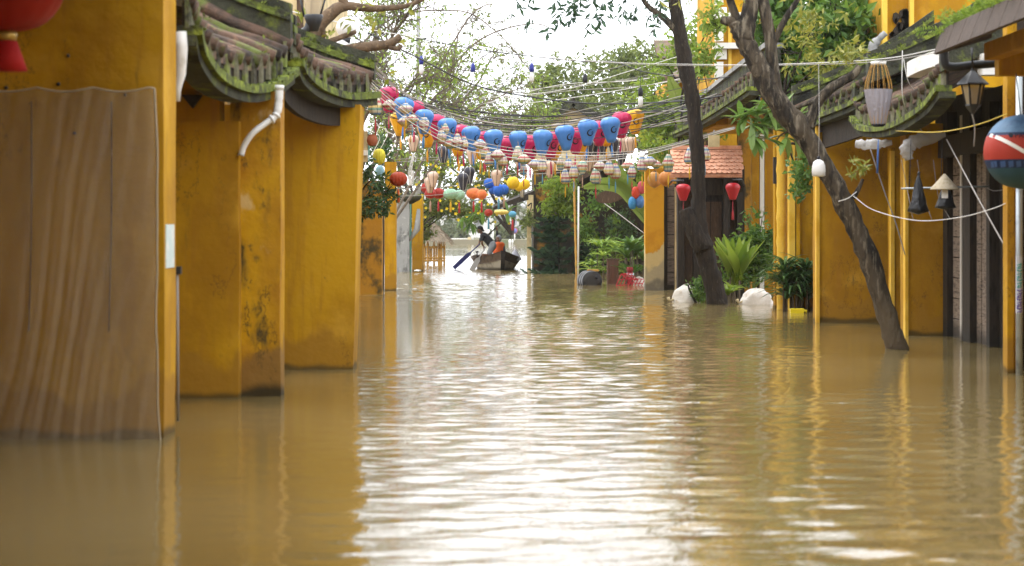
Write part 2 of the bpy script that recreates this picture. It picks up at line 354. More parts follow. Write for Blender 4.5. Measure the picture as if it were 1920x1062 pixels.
# ---------------------------------------------------------------- water, river bed, far bank
def water_mat():
    m = bpy.data.materials.new('muddy_flood_water'); m.use_nodes = True; t = m.node_tree; b = t.nodes['Principled BSDF']
    b.inputs['Roughness'].default_value = 0.03; b.inputs['IOR'].default_value = 1.33
    n0 = _n(t, 'ShaderNodeTexNoise'); n0.inputs['Scale'].default_value = 0.35; t.links.new(coords(t, True, (1, .6, 1)), n0.inputs['Vector'])
    t.links.new(mixc(t, ramp(t, n0.outputs[0], .35, .65), (0.172, 0.124, 0.046), (0.212, 0.160, 0.068)), b.inputs['Base Color'])
    nz = _n(t, 'ShaderNodeTexNoise'); nz.inputs['Scale'].default_value = 17; nz.inputs['Detail'].default_value = 2.0
    t.links.new(coords(t, True, (.6, 1.2, 1)), nz.inputs['Vector'])
    hh = _n(t, 'ShaderNodeMath'); hh.operation = 'MULTIPLY'; hh.inputs[1].default_value = .0024; t.links.new(nz.outputs[0], hh.inputs[0])
    bp = _n(t, 'ShaderNodeBump'); bp.inputs['Strength'].default_value = 1.0; bp.inputs['Distance'].default_value = 1.0
    t.links.new(hh.outputs[0], bp.inputs['Height']); t.links.new(bp.outputs[0], b.inputs['Normal'])
    return m
def flood_water():
    # wind ripples as real relief: a sum of short waves running along the street, calm in the lee of the walls
    xs = np.arange(-5.6, 8.41, .095); ys = [6.0]
    while ys[-1] < 118: ys.append(ys[-1] + .033 + .0009 * (ys[-1] - 6))
    ys = np.array(ys); X, Y = np.meshgrid(xs, ys); rs = np.random.RandomState(4); Z = np.zeros_like(X)
    for k in range(54):
        lam = .135 * (5.0 ** rs.rand()); th = math.pi / 2 + rs.normal(0, 1.05); kk = 2 * math.pi / lam
        mod = 1 + .6 * np.sin(X * rs.uniform(-.5, .5) + Y * rs.uniform(-.35, .35) + rs.rand() * 6)
        Z += (.0100 / kk) * mod * np.sin(kk * (X * math.cos(th) + Y * math.sin(th)) + rs.rand() * 6.283)
    def ss(a, b, v): u = np.clip((v - a) / (b - a), 0, 1); return u * u * (3 - 2 * u)
    wob = .5 * np.sin(Y * .33) + .4 * np.sin(Y * .81 + 1)
    A = .16 + .84 * ss(-2.2, -.6, X + wob * .5 - .012 * Y) * ss(5.4, 2.2, X + wob - .01 * Y); A = np.maximum(A, ss(30, 60, Y))
    A *= 1 + .35 * np.sin(X * .9 + Y * .21) * np.sin(Y * .37 + 2)
    edge = ss(-5.6, -4.8, X) * ss(8.4, 7.6, X) * ss(6, 7.5, Y) * ss(117.5, 112, Y)
    Z = Z * A * edge
    ny, nx = X.shape; co = np.stack([X, Y, Z], -1).reshape(-1, 3)
    x0, x1, y0, y1 = xs[0], xs[-1], ys[0], ys[-1]
    co = np.concatenate([co, np.array([(-160, -60, 0), (160, -60, 0), (160, 186, 0), (-160, 186, 0)])])
    n = nx * ny; c = [0, nx - 1, n - 1, n - nx]
    ii, jj = np.meshgrid(np.arange(nx - 1), np.arange(ny - 1)); q = (jj * nx + ii).reshape(-1)
    quads = np.stack([q, q + 1, q + nx + 1, q + nx], -1)
    ring = np.array([(n, n + 1, c[1], c[0]), (n + 1, n + 2, c[2], c[1]), (n + 2, n + 3, c[3], c[2]), (n + 3, n, c[0], c[3])])
    F4 = np.concatenate([quads, ring]).astype(np.int32)
    me = bpy.data.meshes.new('flood_water'); me.vertices.add(len(co)); me.vertices.foreach_set('co', co.reshape(-1))
    me.loops.add(F4.size); me.loops.foreach_set('vertex_index', F4.reshape(-1)); me.polygons.add(len(F4))
    me.polygons.foreach_set('loop_start', np.arange(0, F4.size, 4, dtype=np.int32)); me.polygons.foreach_set('use_smooth', np.ones(len(F4), bool))
    me.update(calc_edges=True); me.materials.append(water_mat()); ob = bpy.data.objects.new('flood_water', me); COL.objects.link(ob); ob['kind'] = 'structure'
flood_water()
m_earth = MAT('river_bank_earth', (0.16, 0.14, 0.09), 0.95, spots=[((0.09, 0.11, 0.05), .4, .45, .65)])
g = MB(); g.add([(-1500, -200, -2.5), (1500, -200, -2.5), (1500, 185, -2.5), (-1500, 185, -2.5), (1500, 186.5, .35), (-1500, 186.5, .35), (1500, 2500, .6), (-1500, 2500, .6)],
                [(0, 1, 2, 3), (3, 2, 4, 5), (5, 4, 6, 7)])
struct('ground', g, m_earth)

# the street goes on behind the viewer; unseen houses added to shade the walls
def plain_house(x0, x1, y0, y1, zt, label):
    h = thing('yellow_house', label, 'house', ((x0 + x1) / 2, y0, 0)); sg = 1 if x0 < 0 else -1
    MB().box((x0, y0, -1.5), (x1, y1, zt)).build('wall', m_wall, h)
    xe = (x1 if sg > 0 else x0) + sg * 1.1; xr = (x0 + x1) / 2
    MB().slab([(xe, y0 - .2, zt - .1), (xe, y1 + .2, zt - .1), (xr, y1 + .2, zt + 1.8), (xr, y0 - .2, zt + 1.8)], (0, 0, .12)).build('roof', m_tile_roof, h)
    for k in range(2):
        yy = lerp(y0, y1, .3 + .4 * k); xx = x1 + .02 if sg > 0 else x0 - .02
        MB().box((xx - .03, yy - .6, -1), (xx + .03, yy + .6, 2.2)).build('door', m_wood, h)
for i, (y0, y1, z) in enumerate(((-14, 1, 7.2), (-26, -14.4, 8.0), (-40, -26.5, 7.5))):
    plain_house(-9, -3.6, y0, y1, z, 'added yellow house behind the viewer shading the street, %s on the near side' % NTH[i]); plain_house(6.3, 11, y0 + 2, y1 + 1.6, z + .3, 'added yellow house behind the viewer shading the street, %s on the other side' % NTH[i])

# ---------------------------------------------------------------- tiled porch roofs
m_moss_leaf = MAT('moss_tuft', (0.055, 0.07, 0.015), .95, island=(0.19, 0.23, 0.035))
def porch_roof(house, eave, sgn, run, rise, n, bar_h=.19, bar_w=.15, verge_h=.24, fascia=.0, ends=(True, True), name='roof', tile_mat=None, seg=8):
    org = ORG[house.name]
    c = cr(eave, seg)
    def e(t):
        k = t * (len(c) - 1); i = min(int(k), len(c) - 2); return c[i].lerp(c[i + 1], k - i)
    def sl(p, s): return p + Vector((sgn * run * s, 0, rise * (.62 * s + .38 * s * s)))
    mb = MB(); mb.grid(lambda u, v: sl(e(u), v), 16, 6, thick=(0, 0, -.07))
    roof = mb.build(name, m_tile_roof, house)
    # one tile course, shared by every row of this roof
    proto = MB(); z0 = Vector()
    proto.tube([sl(z0, -.03 + 1.03 * k / 7) + Vector((0, 0, .035 + (.012 if k % 2 else 0))) for k in range(8)], [.072 if k % 2 else .062 for k in range(8)], 7)
    proto.slab([(-sgn * q + sgn * .02, y * bar_w / 2, -bar_h) for y, q in ((-1, 0), (-.85, .03), (-.4, .042), (.4, .042), (.85, .03), (1, 0))], (0, 0, bar_h + .05), 1)
    first = None
    for i in range(n):
        p = e((i + .5) / n) - org
        if first is None: o = proto.build('tile', [tile_mat or m_tile_roof, m_tile_end], roof, org=Vector()); first = o
        else: o = first.copy(); COL.objects.link(o); o.parent = roof
        o.location = p + Vector((0, 0, R.uniform(-.018, .018))); o.rotation_euler = (R.uniform(-.07, .07), R.uniform(-.03, .03), R.uniform(-.07, .07)); ORG[o.name] = org
    ev = [e(k / 20) for k in range(21)]
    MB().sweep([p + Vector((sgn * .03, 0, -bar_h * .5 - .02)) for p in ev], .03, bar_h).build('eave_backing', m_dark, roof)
    MB().sweep([p + Vector((-sgn * .015, 0, -bar_h - .035)) for p in ev], .20, .075).build('eave_ledge', m_moss_top, roof)
    MB().sweep([p + Vector((sgn * .03, 0, -bar_h - .115)) for p in ev], .20, .08).build('eave_moulding', m_moss, roof)
    if fascia:
        MB().sweep([p + Vector((sgn * .12, 0, -bar_h - .158 - fascia / 2)) for p in ev], .06, fascia).build('fascia_board', m_wood_dark, roof)
    rq = random.Random(n * 7 + int(run * 10)); tf = MB()
    def tuft(q, k=6, s=.05):
        for _ in range(k):
            d = (Vector((rq.uniform(-1, 1), rq.uniform(-1, 1), rq.uniform(.1, 1)))).normalized(); sd = d.cross(Vector((rq.uniform(-1, 1), rq.uniform(-1, 1), .3))).normalized()
            tf.leaf(q + Vector((rq.uniform(-.05, .05), rq.uniform(-.06, .06), 0)), d, sd, s * rq.uniform(.5, 1.4), s * .7)
    for k in range(n * 8):
        q = e(rq.random()); w = rq.random()
        if noise.noise(q * 1.7) < -.05: continue
        if w < .6: tuft(q + Vector((-sgn * rq.uniform(0, .1), 0, -bar_h - .01)), 6, .032)
        else: tuft(sl(q, rq.random() * .5) + Vector((0, 0, .07)), 5, .045)
    for k, on in enumerate(ends):
        if on:
            for _ in range(90): q = sl(e(k), rq.random()); tuft(q + Vector((0, rq.uniform(-.15, .15), verge_h * .85 + .07)), 5, .05)
    mt_ = tf.build('moss', m_moss_leaf, roof); mt_['kind'] = 'stuff'
    for k, on in enumerate(ends):
        if not on: continue
        ln = [sl(e(k), s / 8 - .02) for s in range(9)]
        v = MB().sweep([p + Vector((0, 0, verge_h * .35)) for p in ln], .26, verge_h).build('verge', m_moss, roof)
        MB().sweep([p + Vector((0, 0, verge_h * .85 + .035)) for p in ln], .34, .07).build('verge_coping', m_moss_top, roof)
        MB().sweep([p + Vector((0, 0, verge_h * .85 + .12)) for p in ln], .18, .10).build('verge_ridge', m_moss, roof)
    return roof

# ---------------------------------------------------------------- left side of the street
def wall_part(house, name, mat, x0, x1, y0, y1, z1, z0=-1.5, lean=0.0, seg=3):
    """wall block with slightly uneven, leaning free end at x1"""
    mb = MB(); vv = []; nz = 14; nx = 6
    def pt(x, y, z, fx): 
        k = noise.noise(Vector((x * 2, y * 2, z * 1.3))) * .012
        return (x + (lean * (z / 3.0) + k) * fx, y + noise.noise(Vector((x * 1.3 + 5, z * 1.1, y))) * .015, z)
    for j in range(nz + 1):
        z = lerp(z0, z1, j / nz)
        ring = [pt(lerp(x0, x1, i / nx), y0, z, 1 if i == nx else .0) for i in range(nx + 1)] + [pt(lerp(x1, x0, i / nx), y1, z, 1 if i == 0 else .0) for i in range(nx + 1)]
        vv += ring
    L = 2 * nx + 2
    ff = [(j*L+i, j*L+(i+1) % L, (j+1)*L+(i+1) % L, (j+1)*L+i) for j in range(nz) for i in range(L)]
    if x1 < x0: ff = [f[::-1] for f in ff]
    ff.append(tuple(nz * L + i for i in range(L)))
    return mb.add(vv, ff).build(name, mat, house)

h = thing('yellow_house', 'nearest yellow house, its party wall half covered by hanging plastic sheeting', 'house', (-6, 14, 0))
wall_part(h, 'party_wall', m_wall, -9, -2.605, 17.03, 17.62, 4.35)
MB().box((-5.1, 2, -1.5), (-4.9, 17.03, 7.5)).build('front_wall', m_wall, h)  # out of view; raised to keep light off the party wall
wall_part(h, 'party_wall', m_wall, -9, -3.05, 12.6, 13.1, 3.9)  # unseen cross wall added to block light from behind the viewer
porch_roof(h, [(-2.35, 6.5, 3.66), (-2.32, 12, 3.54), (-2.34, 16.5, 3.64)], -1, 2.6, 1.1, 30, name='porch_roof', ends=(False, True))  # out-of-view roof added, its eave drawn outward to shade the party wall
MB().box((-2.602, 17.08, 1.27), (-2.596, 17.5, 1.60)).build('notice', MAT('pale_notice_paper', (0.55, 0.66, 0.66), .6, spots=[((0.75, 0.76, 0.74), 14, .5, .6), ((.3, .4, .45), 30, .6, .7)]), h, label='pale blue printed notice pasted on the wall end')
for px, py in ((110, 158), (128, 105), (140, 250), (235, 178), (12, 165)):
    p = P(px, py, 17.02); MB().lathe([(.014, -.01), (.012, .012)], p, 8, axis='y').build('nail', m_iron, h)

# plastic sheet with two battens
def sheet_fn(u, v):
    x = lerp(-4.35, -2.66 + .05 * v + .014 * math.sin(v * 7) + .02 * noise.noise(Vector((v * 5, 3, 1))), u); z = lerp(2.62, -.06, v)
    w = x + .42 * v + .06 * noise.noise(Vector((x * 1.6, v * 2.2, 4)))
    ph = w * 38 + 3.2 * noise.noise(Vector((x * 1.5, v * 1.5, 9)))
    mask = .25 + .75 * max(0, min(1, .5 + 1.4 * noise.noise(Vector((w * 2.1, v * 1.7, 15)))))
    f = (.5 * math.sin(ph) + .28 * math.sin(ph * 2.07 + 1)) * .021 * (.3 + .9 * v) * mask
    f += noise.noise(Vector((x * 1.8, v * 1.2, 3))) * .045 * (.3 + .7 * v)
    f += noise.noise(Vector((x * 9 + v * 5, v * 8 - x * 4, 6))) * .006
    sag = abs(math.sin((x + 2.70) / .42 * math.pi)) * (1 - v) ** 3
    return Vector((x, 16.935 + f - .05 * v, z - .032 * sag))
m_sheet = MAT('cloudy_plastic_film', (0.43, 0.365, 0.27), 0.3, spec=.6, trans=.22, alpha=.46)
ps = thing('plastic_sheet', 'cloudy plastic sheet nailed over the nearest yellow wall, hanging into the water', 'sheeting', (-3.4, 16.93, 0))
MB().grid(sheet_fn, 170, 60).build('film', m_sheet, ps)
MB().tube([sheet_fn(1, k / 40) for k in range(41)], .008, 6).build('hem', MAT('rolled_film_edge', (.50, .43, .32), .35, alpha=.75), ps)
MB().tube([sheet_fn(k / 60, 0) for k in range(61)], .007, 6).build('hem', bpy.data.materials['rolled_film_edge'], ps)
for px in (57, 207):
    a, b = P(px + 2, 190, 17.0), P(px - 3, 622, 17.0)
    MB().tube(cr([a, a.lerp(b, .5) + Vector((.01, 0, 0)), b]), .007, 6).build('batten', m_branch, ps)

# second house: stepped buttress wall, gutter pipe
h = thing('yellow_house', 'yellow house with a stepped stained party wall and white drain pipe', 'house', (-5, 20, 0))
wall_part(h, 'party_wall', m_wall, -9, -2.52, 20.98, 21.38, 2.55)
MB().box((-9, 21.0, 2.45), (-2.70, 21.37, 2.98)).build('party_wall', m_wall, h)
wall_part(h, 'buttress', m_wall_worn, -2.62, -2.155, 21.17, 21.55, 2.86)
MB().box((-4.8, 17.62, -1.5), (-4.6, 20.98, 4.4)).build('front_wall', m_wall, h)
porch_roof(h, [P(352, 0, 17.75), P(362, 42, 18.2), P(398, 92, 19.1), P(455, 118, 20.4), P(505, 112, 21.4), P(540, 88, 22.1)], -1, 1.9, .95, 17, bar_h=.20, bar_w=.16, verge_h=.30, name='porch_roof', ends=(False, True))
up = P(523, 158, 21.15)
pipe = cr([P(524, 160, 21.05), P(522, 200, 21.05), P(517, 218, 21.03), P(500, 230, 21.0), P(474, 250, 20.95), P(458, 273, 20.95), P(452, 292, 20.95)], 5)
dp = MB().tube(pipe, [.038] * 8 + [.029] * 40, 10).build('drain_pipe', m_pvc, h, label='white bent plastic drain pipe under the mossy eave')
for k in (0, 9, 12, 30): MB().tube([pipe[k] , pipe[min(k + 1, len(pipe) - 1)]], .043, 10).build('collar', m_pvc, dp)
MB().tube([P(338, 60, 17.75), P(340, 90, 17.75), P(338, 140, 17.75), P(333, 165, 17.75), P(332, 190, 17.75)], [.05, .05, .045, .03, .025], 10).build('gutter_outlet', m_pvc, h)
MB().tube([P(332, 505, 17.72), P(333, 640, 17.72), P(334, 790, 17.72)], .012, 6).build('conduit', m_wire_g, h)
MB().box(P(328, 500, 17.70), P(341, 514, 17.76)).build('conduit_clip', m_iron, h)
MB().slab([P(340, 178, 20.9), P(378, 178, 20.9), P(360, 203, 20.9)], (0, .15, 0)).build('eave_bracket', m_dark, h)

# third house
h = thing('yellow_house', 'third yellow house with a moss-covered tile eave above a brown fascia', 'house', (-5, 24, 0))
wall_part(h, 'party_wall', m_wall, -9, -1.755, 25.08, 25.75, 2.92, lean=.085)
MB().box((-4.8, 21.55, -1.5), (-4.6, 25.08, 4.4)).build('front_wall', m_wall, h)
porch_roof(h, [P(548, 80, 22.35), P(560, 102, 22.8), P(590, 128, 23.6), P(640, 147, 24.8), P(697, 146, 26.0)], -1, 1.9, .85, 14, bar_h=.16, bar_w=.16, verge_h=.12, fascia=.2, name='porch_roof', ends=(True, True))
MB().box((-4.6, 25.75, -1.5), (-3.4, 51, 4.4)).build('side_wall', m_wall_moss, h)

# old pillars further down the left side
def pillar(name, label, mat, px0, px1, py, ztop, depth=.5, parent=None, cat='pillar'):
    d = dep(py); x0, x1 = (px0 - CX) / F * d, (px1 - CX) / F * d
    h = thing(name, label, cat, ((x0 + x1) / 2, d, 0))
    wall_part(h, 'shaft', mat, x0, x1, d, d + depth, ztop)
    return h
hp = pillar('garden_wall', 'mould-blackened ochre wall behind the leafy shrub on the far side street edge', m_wall_moss, 600, 716, 552, 2.6, cat='wall')
MB().box(P(671, 440, 52.6), P(683, 490, 52.7)).build('shutter', MAT('faded_pink_shutter', (.30, .12, .10), .8), hp)
hp = pillar('yellow_pillar', 'narrow bright yellow pillar next to the mould-blackened wall', m_wall, 721, 742, 546, 3.1)
MB().box(P(719.5, 400, 55.6), P(716, 548, 55.9)).build('gap_shade_strip', m_dark, hp)  # shade of the gap beside the pillar, built as a dark strip
h = thing('grey_pillar', 'bare grey concrete pillar with a mossy bowl-shaped cap', 'pillar', P(755, 510, 76.5).xyz)
wall_part(h, 'shaft', m_concrete, P(742, 0, 76.5).x, P(767, 0, 76.5).x, 76.5, 77, 2.45)
MB().tube([P(785, 392, 76.7), P(782, 430, 76.7), P(768, 452, 76.7)], [.06, .12, .04], 6).build('broken_edge', m_concrete, h)
MB().lathe([(.1, -.2), (.36, -.06), (.44, .04), (.40, .1), (.1, .12)], P(767, 372, 76.7), 14).build('cap', m_moss, h)
h = pillar('yellow_pillar', 'yellow pillar with a teal edge at the street corner before the thatched hut', m_wall, 772.5, 792, 509, 2.55, .9)
MB().box((P(768, 0, 78).x, 77.72, -1), (P(772, 0, 78).x, 78.0, 2.3)).build('edge_strip', MAT('teal_paint', (.10, .26, .22), .7), h)

# ---------------------------------------------------------------- right side of the street
h = thing('yellow_house', 'nearest right-hand porch with a brown board eave and slim yellow column', 'house', (6, 21, 0))
eL = [(4.36, 23.2, 3.36), (4.36, 21, 3.36), (4.36, 17.5, 3.38)]
rf = MB().grid(lambda u, v: Vector((lerp(4.42, 8.0, v), lerp(23.2, 17.2, u), lerp(3.50, 4.6, v))), 6, 4, thick=(0, 0, -.06)).build('porch_roof', m_tile_roof, h)
for i in range(9):
    y1 = 23.22 - i * .62; y0 = y1 - .60
    MB().slab([(4.30, y1, 3.34), (4.30, y0, 3.34), (4.40, y0, 3.60), (4.40, y1, 3.60)], (.035, 0, -.01)).build('eave_board', m_shingle, rf)
MB().slab([(4.335, 23.235, 3.33), (4.435, 23.235, 3.59), (4.9, 23.235, 3.73), (4.9, 23.235, 3.5)], (0, .03, 0)).build('eave_board', m_shingle, rf)
MB().box((4.75, 17, 3.25), (4.9, 22.9, 3.42)).build('wall_plate', m_wall, h)
MB().box((4.9, 22.9, 3.1), (8, 23.1, 3.45)).build('beam', m_wall, h)
x = (1885 - CX) / F * 24.5
wall_part(h, 'column', m_wall, x, x + .07, 24.4, 24.62, 3.9)
wall_part(h, 'column', m_wall, x + .078, x + .115, 24.46, 24.62, 3.9)
MB().box((x + .2, 24.9, -1.5), (8, 25.0, 4)).build('side_wall', m_wood_dark, h)
MB().box((6.9, 8, -1.5), (7.1, 24.9, 4)).build('front_wall', m_wall, h)
pl = P(1911, 700, 24.2)
po = thing('steel_pole', 'galvanised steel pole with turquoise and purple sticker lettering beside the yellow column', 'pole', (pl.x, 24.2, 0))
MB().tube([(pl.x, 24.2, -1.2), (pl.x, 24.2, 3.2)], .036, 14).build('shaft', m_steel, po)
mt, mp_ = MAT('turquoise_print', (.04, .32, .27), .5), MAT('purple_print', (.10, .05, .30), .5)
mbs = MB(); mbs.lathe([(.0372, P(0, 588, 24.2).z), (.0372, P(0, 480, 24.2).z)], (pl.x, 24.2, 0), 14, cap=False); mbs.build('sticker', MAT('pale_sticker', (.5, .52, .55), .5), po)
def pole_glyph(k, z, mat):
    mb = MB()
    strokes = [[(-.8, 0), (.8, .5)], [(-.8, .5), (.6, 1)], [(-.6, 0), (-.2, 1)]] if k % 3 == 0 else ([[(-.8, .2), (.8, .9)], [(.1, .1), (.7, .5)]] if k % 3 == 1 else [[(-.8, .9), (.1, .2)], [(.1, .2), (.8, .9)], [(-.8, .5), (.8, .5)]])
    for a, b in strokes:
        pts = []
        for i in range(5):
            s = i / 4; u = lerp(a[0], b[0], s); w = lerp(a[1], b[1], s)
            th = -math.pi / 2 + u * .95 - .12
            pts.append((pl.x + .0385 * math.cos(th), 24.2 + .0385 * math.sin(th), z + w * .03))
        mb.tube(pts, .0042, 4)
    mb.build('lettering', mat, po)
for k in range(8): pole_glyph(k, P(0, 540 - k * 5.9, 24.2).z, mt)
for k in range(8): pole_glyph(k + 1, P(0, 587 - k * 5.6, 24.2).z, mp_)

# right house 1: timber doors along the street and porch roof
h = thing('yellow_house', 'yellow house with grey timber shutter doors behind the leaning tree', 'house', (6, 30, 0))
wall_part(h, 'party_wall', m_wall, 9, 5.665, 32.75, 33.2, 3.05)
MB().box((5.655, 32.72, -1), (5.70, 32.90, 2.6)).build('lit_end_strip', m_ochre_pale, h)  # street light on the wall end, put in as a paler strip
XF = 6.22
MB().box((XF + .12, 25.0, -1.5), (XF + .3, 32.75, 3.4)).build('front_wall', m_wood_dark, h)
for (ya, yb, w, m) in ((32.42, 32.74, .14, m_wood_dark), (30.72, 31.22, .16, m_wood_dark), (29.6, 29.8, .13, m_wood_dark), (28.3, 28.5, .14, m_wood_dark)):
    MB().box((XF + .12 - w, ya, -1), (XF + .12, yb, 3.2)).build('door_post', m, h)
MB().box((XF - .05, 31.24, -1), (XF + .02, 31.36, 3.1)).build('door_post', MAT('pale_post', (.45, .42, .38), .8, bands=[((.08, .07, .06), .0, .3, .2)]), h)
for k in range(11):
    z = -.6 + k * .29
    MB().box((XF + .06, 31.38, z), (XF + .115, 32.40, z + .275)).build('door_plank', m_wood_grey, h)
for k in range(3):
    y = 29.82 + k * .3
    MB().box((XF + .05 + .01 * (k % 2), y, -1), (XF + .115, y + .285, 2.9)).build('door_plank', m_wood_grey, h)
MB().box((XF - .1, 25, 2.55), (XF + .1, 32.7, 2.85)).build('lintel', m_wood_dark, h)
porch_roof(h, [P(1606, 190, 34.4), P(1622, 207, 33.6), P(1660, 207, 31.6), P(1700, 192, 29.8), P(1745, 160, 28.0), P(1772, 125, 26.9)], 1, 2.4, 1.35, 18, bar_h=.22, bar_w=.25, verge_h=.26, fascia=.0, name='porch_roof', ends=(True, True))
MB().box((5.5, 26.6, 3.35), (5.8, 26.9, 3.6)).build('ridge_block', m_white, h)
rp1 = cr([P(1690, 150, 31), P(1720, 128, 30.6), P(1760, 112, 30.2), P(1800, 108, 29.8), P(1850, 100, 29.4)], 5)
MB().sweep(rp1[4:16], .22, .2).build('ridge', m_white, h, label='whitewashed ridge above the mossy tile roof')

# right house 2: wall with the curled stain, behind the leaning tree
h = thing('yellow_house', 'yellow house with a dirty water stain at its party wall base', 'house', (6, 36, 0))
wall_part(h, 'party_wall', m_wall, 9, 4.965, 37.1, 37.55, 3.1)
for k in range(2): MB().box((4.955 + k * .028, 37.06 - .02 * k, -1), (4.98 + k * .028, 37.2, 3.2)).build('lit_end_strip', m_ochre_pale, h)  # brightness of the street-facing end, painted as pale strips
wall_part(h, 'inner_wall', m_wall, 9, P(1671, 0, 35.6).x, 35.6, 35.9, 2.8)
MB().box((P(1671, 0, 35.6).x - .01, 35.57, -1), (P(1671, 0, 35.6).x + .05, 35.7, 2.75)).build('lit_end_strip', m_ochre_pale, h)  # pale strip for the light falling on this wall end
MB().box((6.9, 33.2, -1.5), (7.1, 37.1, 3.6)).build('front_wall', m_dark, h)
porch_roof(h, [P(1490, 206, 38.7), P(1512, 205, 37.9), P(1552, 190, 36.3), P(1600, 170, 34.7), P(1632, 150, 33.7)], 1, 2.4, 1.3, 17, bar_h=.18, bar_w=.17, verge_h=.3, fascia=.36, name='porch_roof', ends=(True, True))

# right house 3: pale pilasters and a painted bamboo downpipe
h = thing('yellow_house', 'yellow house with pilasters and a painted bamboo downpipe behind strap-leaved plant', 'house', (6, 42, 0))
wall_part(h, 'party_wall', m_wall, 9, P(1500, 0, 42.5).x, 42.6, 43.0, 4.0)
for a, b in ((1480, 1491), (1493, 1500)):
    MB().box((P(a, 0, 42.4).x, 42.4, -1), (P(b, 0, 42.4).x, 42.7, 3.9)).build('pilaster', m_ochre_pale if a == 1480 else m_wall, h)
MB().box((P(1453, 0, 43.2).x, 43.2, -1), (P(1482, 0, 43.2).x, 43.5, 3.9)).build('pilaster', m_wall, h)
pts = [Vector((P(1466, 0, 42.9).x, 42.95, -1 + 5 * k / 44)) for k in range(45)]
MB().tube(pts, [.105 if k % 4 == 0 else .09 for k in range(45)], 12).build('downpipe', m_ochre_pale, h, label='downpipe with ringed joints like bamboo, painted yellow')
MB().box(P(1450, 295, 43.1), P(1457, 345, 43.15)).build('bracket', m_iron, h)
MB().box((8.8, 37.55, -1.5), (9, 42.5, 4)).build('front_wall', m_wall, h)

# far yellow wall behind the gate, with strips
h = thing('yellow_house', 'streaked yellow house wall beside the small tiled gate', 'house', (5.5, 52, 0))
MB().box((P(1385, 0, 52).x, 52, -1.5), (8.5, 52.4, 4.3)).build('front_wall', m_wall_moss, h)
for a, b, m in ((1425, 1433, m_white), (1434, 1452, m_wall), (1410, 1424, m_wall)):
    MB().box((P(a, 0, 50.5).x, 50.5, -1.5), (P(b, 0, 50.5).x, 50.8, 3.6)).build('pilaster', m, h)
# long dark old roof slope above the gate
porch_roof(h, [P(1200, 262, 72), P(1230, 250, 66), P(1300, 216, 54), P(1360, 178, 46.5), P(1412, 140, 41.5)], 1, 2.2, .7, 26, bar_h=.22, bar_w=.3, verge_h=.3, name='long_roof', ends=(False, False))
rd = cr([P(1196, 262, 72.5), P(1230, 246, 66), P(1300, 205, 54), P(1360, 160, 46.5), P(1425, 112, 41.0)], 6)
lr = MB().sweep([p + Vector((.25, 0, .04)) for p in rd], .25, .32).build('ridge', m_moss, h)
MB().sweep([p + Vector((.25, 0, .26)) for p in rd], .36, .09).build('ridge_coping', m_concrete, lr)
for px, d in ((1248, 63), (1345, 48)):
    q = P(px, 0, d); MB().box((q.x, d, P(0, 266 if px < 1300 else 215, d).z), (q.x + .9, d + .3, P(0, 238 if px < 1300 else 186, d).z)).build('roof_block', m_moss, h)

# pillar + plank door at the far right
d = 55.05
h = thing('yellow_pillar', 'yellow pillar with peeling grey lower half beside the plank door', 'pillar', (3.45, d, 0))
m_peel = MAT('peeling_ochre_plaster', (0.62, 0.31, 0.015), 0.9, spots=[((0.5, 0.22, 0.01), 1.5, .45, .65)], bump=(8, .4),
             bands=[((0.55, 0.42, 0.19), 1.02, 1.06, .9), ((0.36, 0.30, 0.18), .62, .75, 1.3), ((0.16, 0.14, 0.10), .18, .34, .9)])
wall_part(h, 'shaft', m_peel, P(1210, 0, d).x, P(1245, 0, d).x, d, d + .5, 2.95)
h = thing('plank_door', 'grey plank door panel between a dark jamb and pale post by the yellow pillar', 'door', (3.9, 55.4, 0))
MB().box((P(1245.5, 0, 55.3).x, 55.3, -1), (P(1251, 0, 55.3).x, 55.5, 2.6)).build('jamb', m_dark, h)
for k in range(8):
    z = .12 + k * .31; MB().box((P(1251.5, 0, 55.4).x, 55.4 + .006 * (k % 2), z), (P(1265, 0, 55.4).x, 55.46, z + .29)).build('plank', m_wood_grey, h)
MB().box((P(1265.5, 0, 55.2).x, 55.2, -1), (P(1270, 0, 55.2).x, 55.4, 2.5)).build('post', m_cream, h)
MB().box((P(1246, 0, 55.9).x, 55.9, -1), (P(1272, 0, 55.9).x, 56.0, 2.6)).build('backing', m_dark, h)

# gate with the small scalloped roof
GD = 50.0
h = thing('timber_gate', 'dark carved timber gate under a small terracotta scale-tile roof', 'gate', (4.3, GD, 0))
gx0, gx1 = P(1272, 0, GD).x, P(1392, 0, GD).x
MB().box((gx0, GD + .5, -1), (gx1 + .1, GD + .6, 2.9)).build('backing', m_wood_dark, h)
for a, b in ((1272, 1284), (1302, 1313), (1358, 1370), (1384, 1395)):
    MB().box((P(a, 0, GD).x, GD + .2, -1), (P(b, 0, GD).x, GD + .42, 2.7)).build('post', m_wood_dark, h)
for k in range(2):
    xa, xb = P(1314 + k * 22, 0, GD).x, P(1334 + k * 22, 0, GD).x
    lf = MB().box((xa, GD + .38, -1), (xb, GD + .44, 2.1)).build('door_leaf', m_wood, h)
    for z0, z1 in ((.15, .75), (.85, 1.25), (1.35, 1.95)):
        MB().box((xa + .05, GD + .35, z0), (xb - .05, GD + .379, z1)).build('panel', m_wood, lf)
MB().box((P(1286, 0, GD).x, GD + .42, -1), (P(1301, 0, GD).x, GD + .47, 2.3)).build('side_panel', m_wood, h)
MB().box((P(1371, 0, GD).x, GD + .42, -1), (P(1383, 0, GD).x, GD + .47, 2.3)).build('side_panel', m_wood, h)
MB().box((gx0, GD + .25, 2.25), (gx1, GD + .4, 2.6)).build('lintel', m_wood_dark, h)
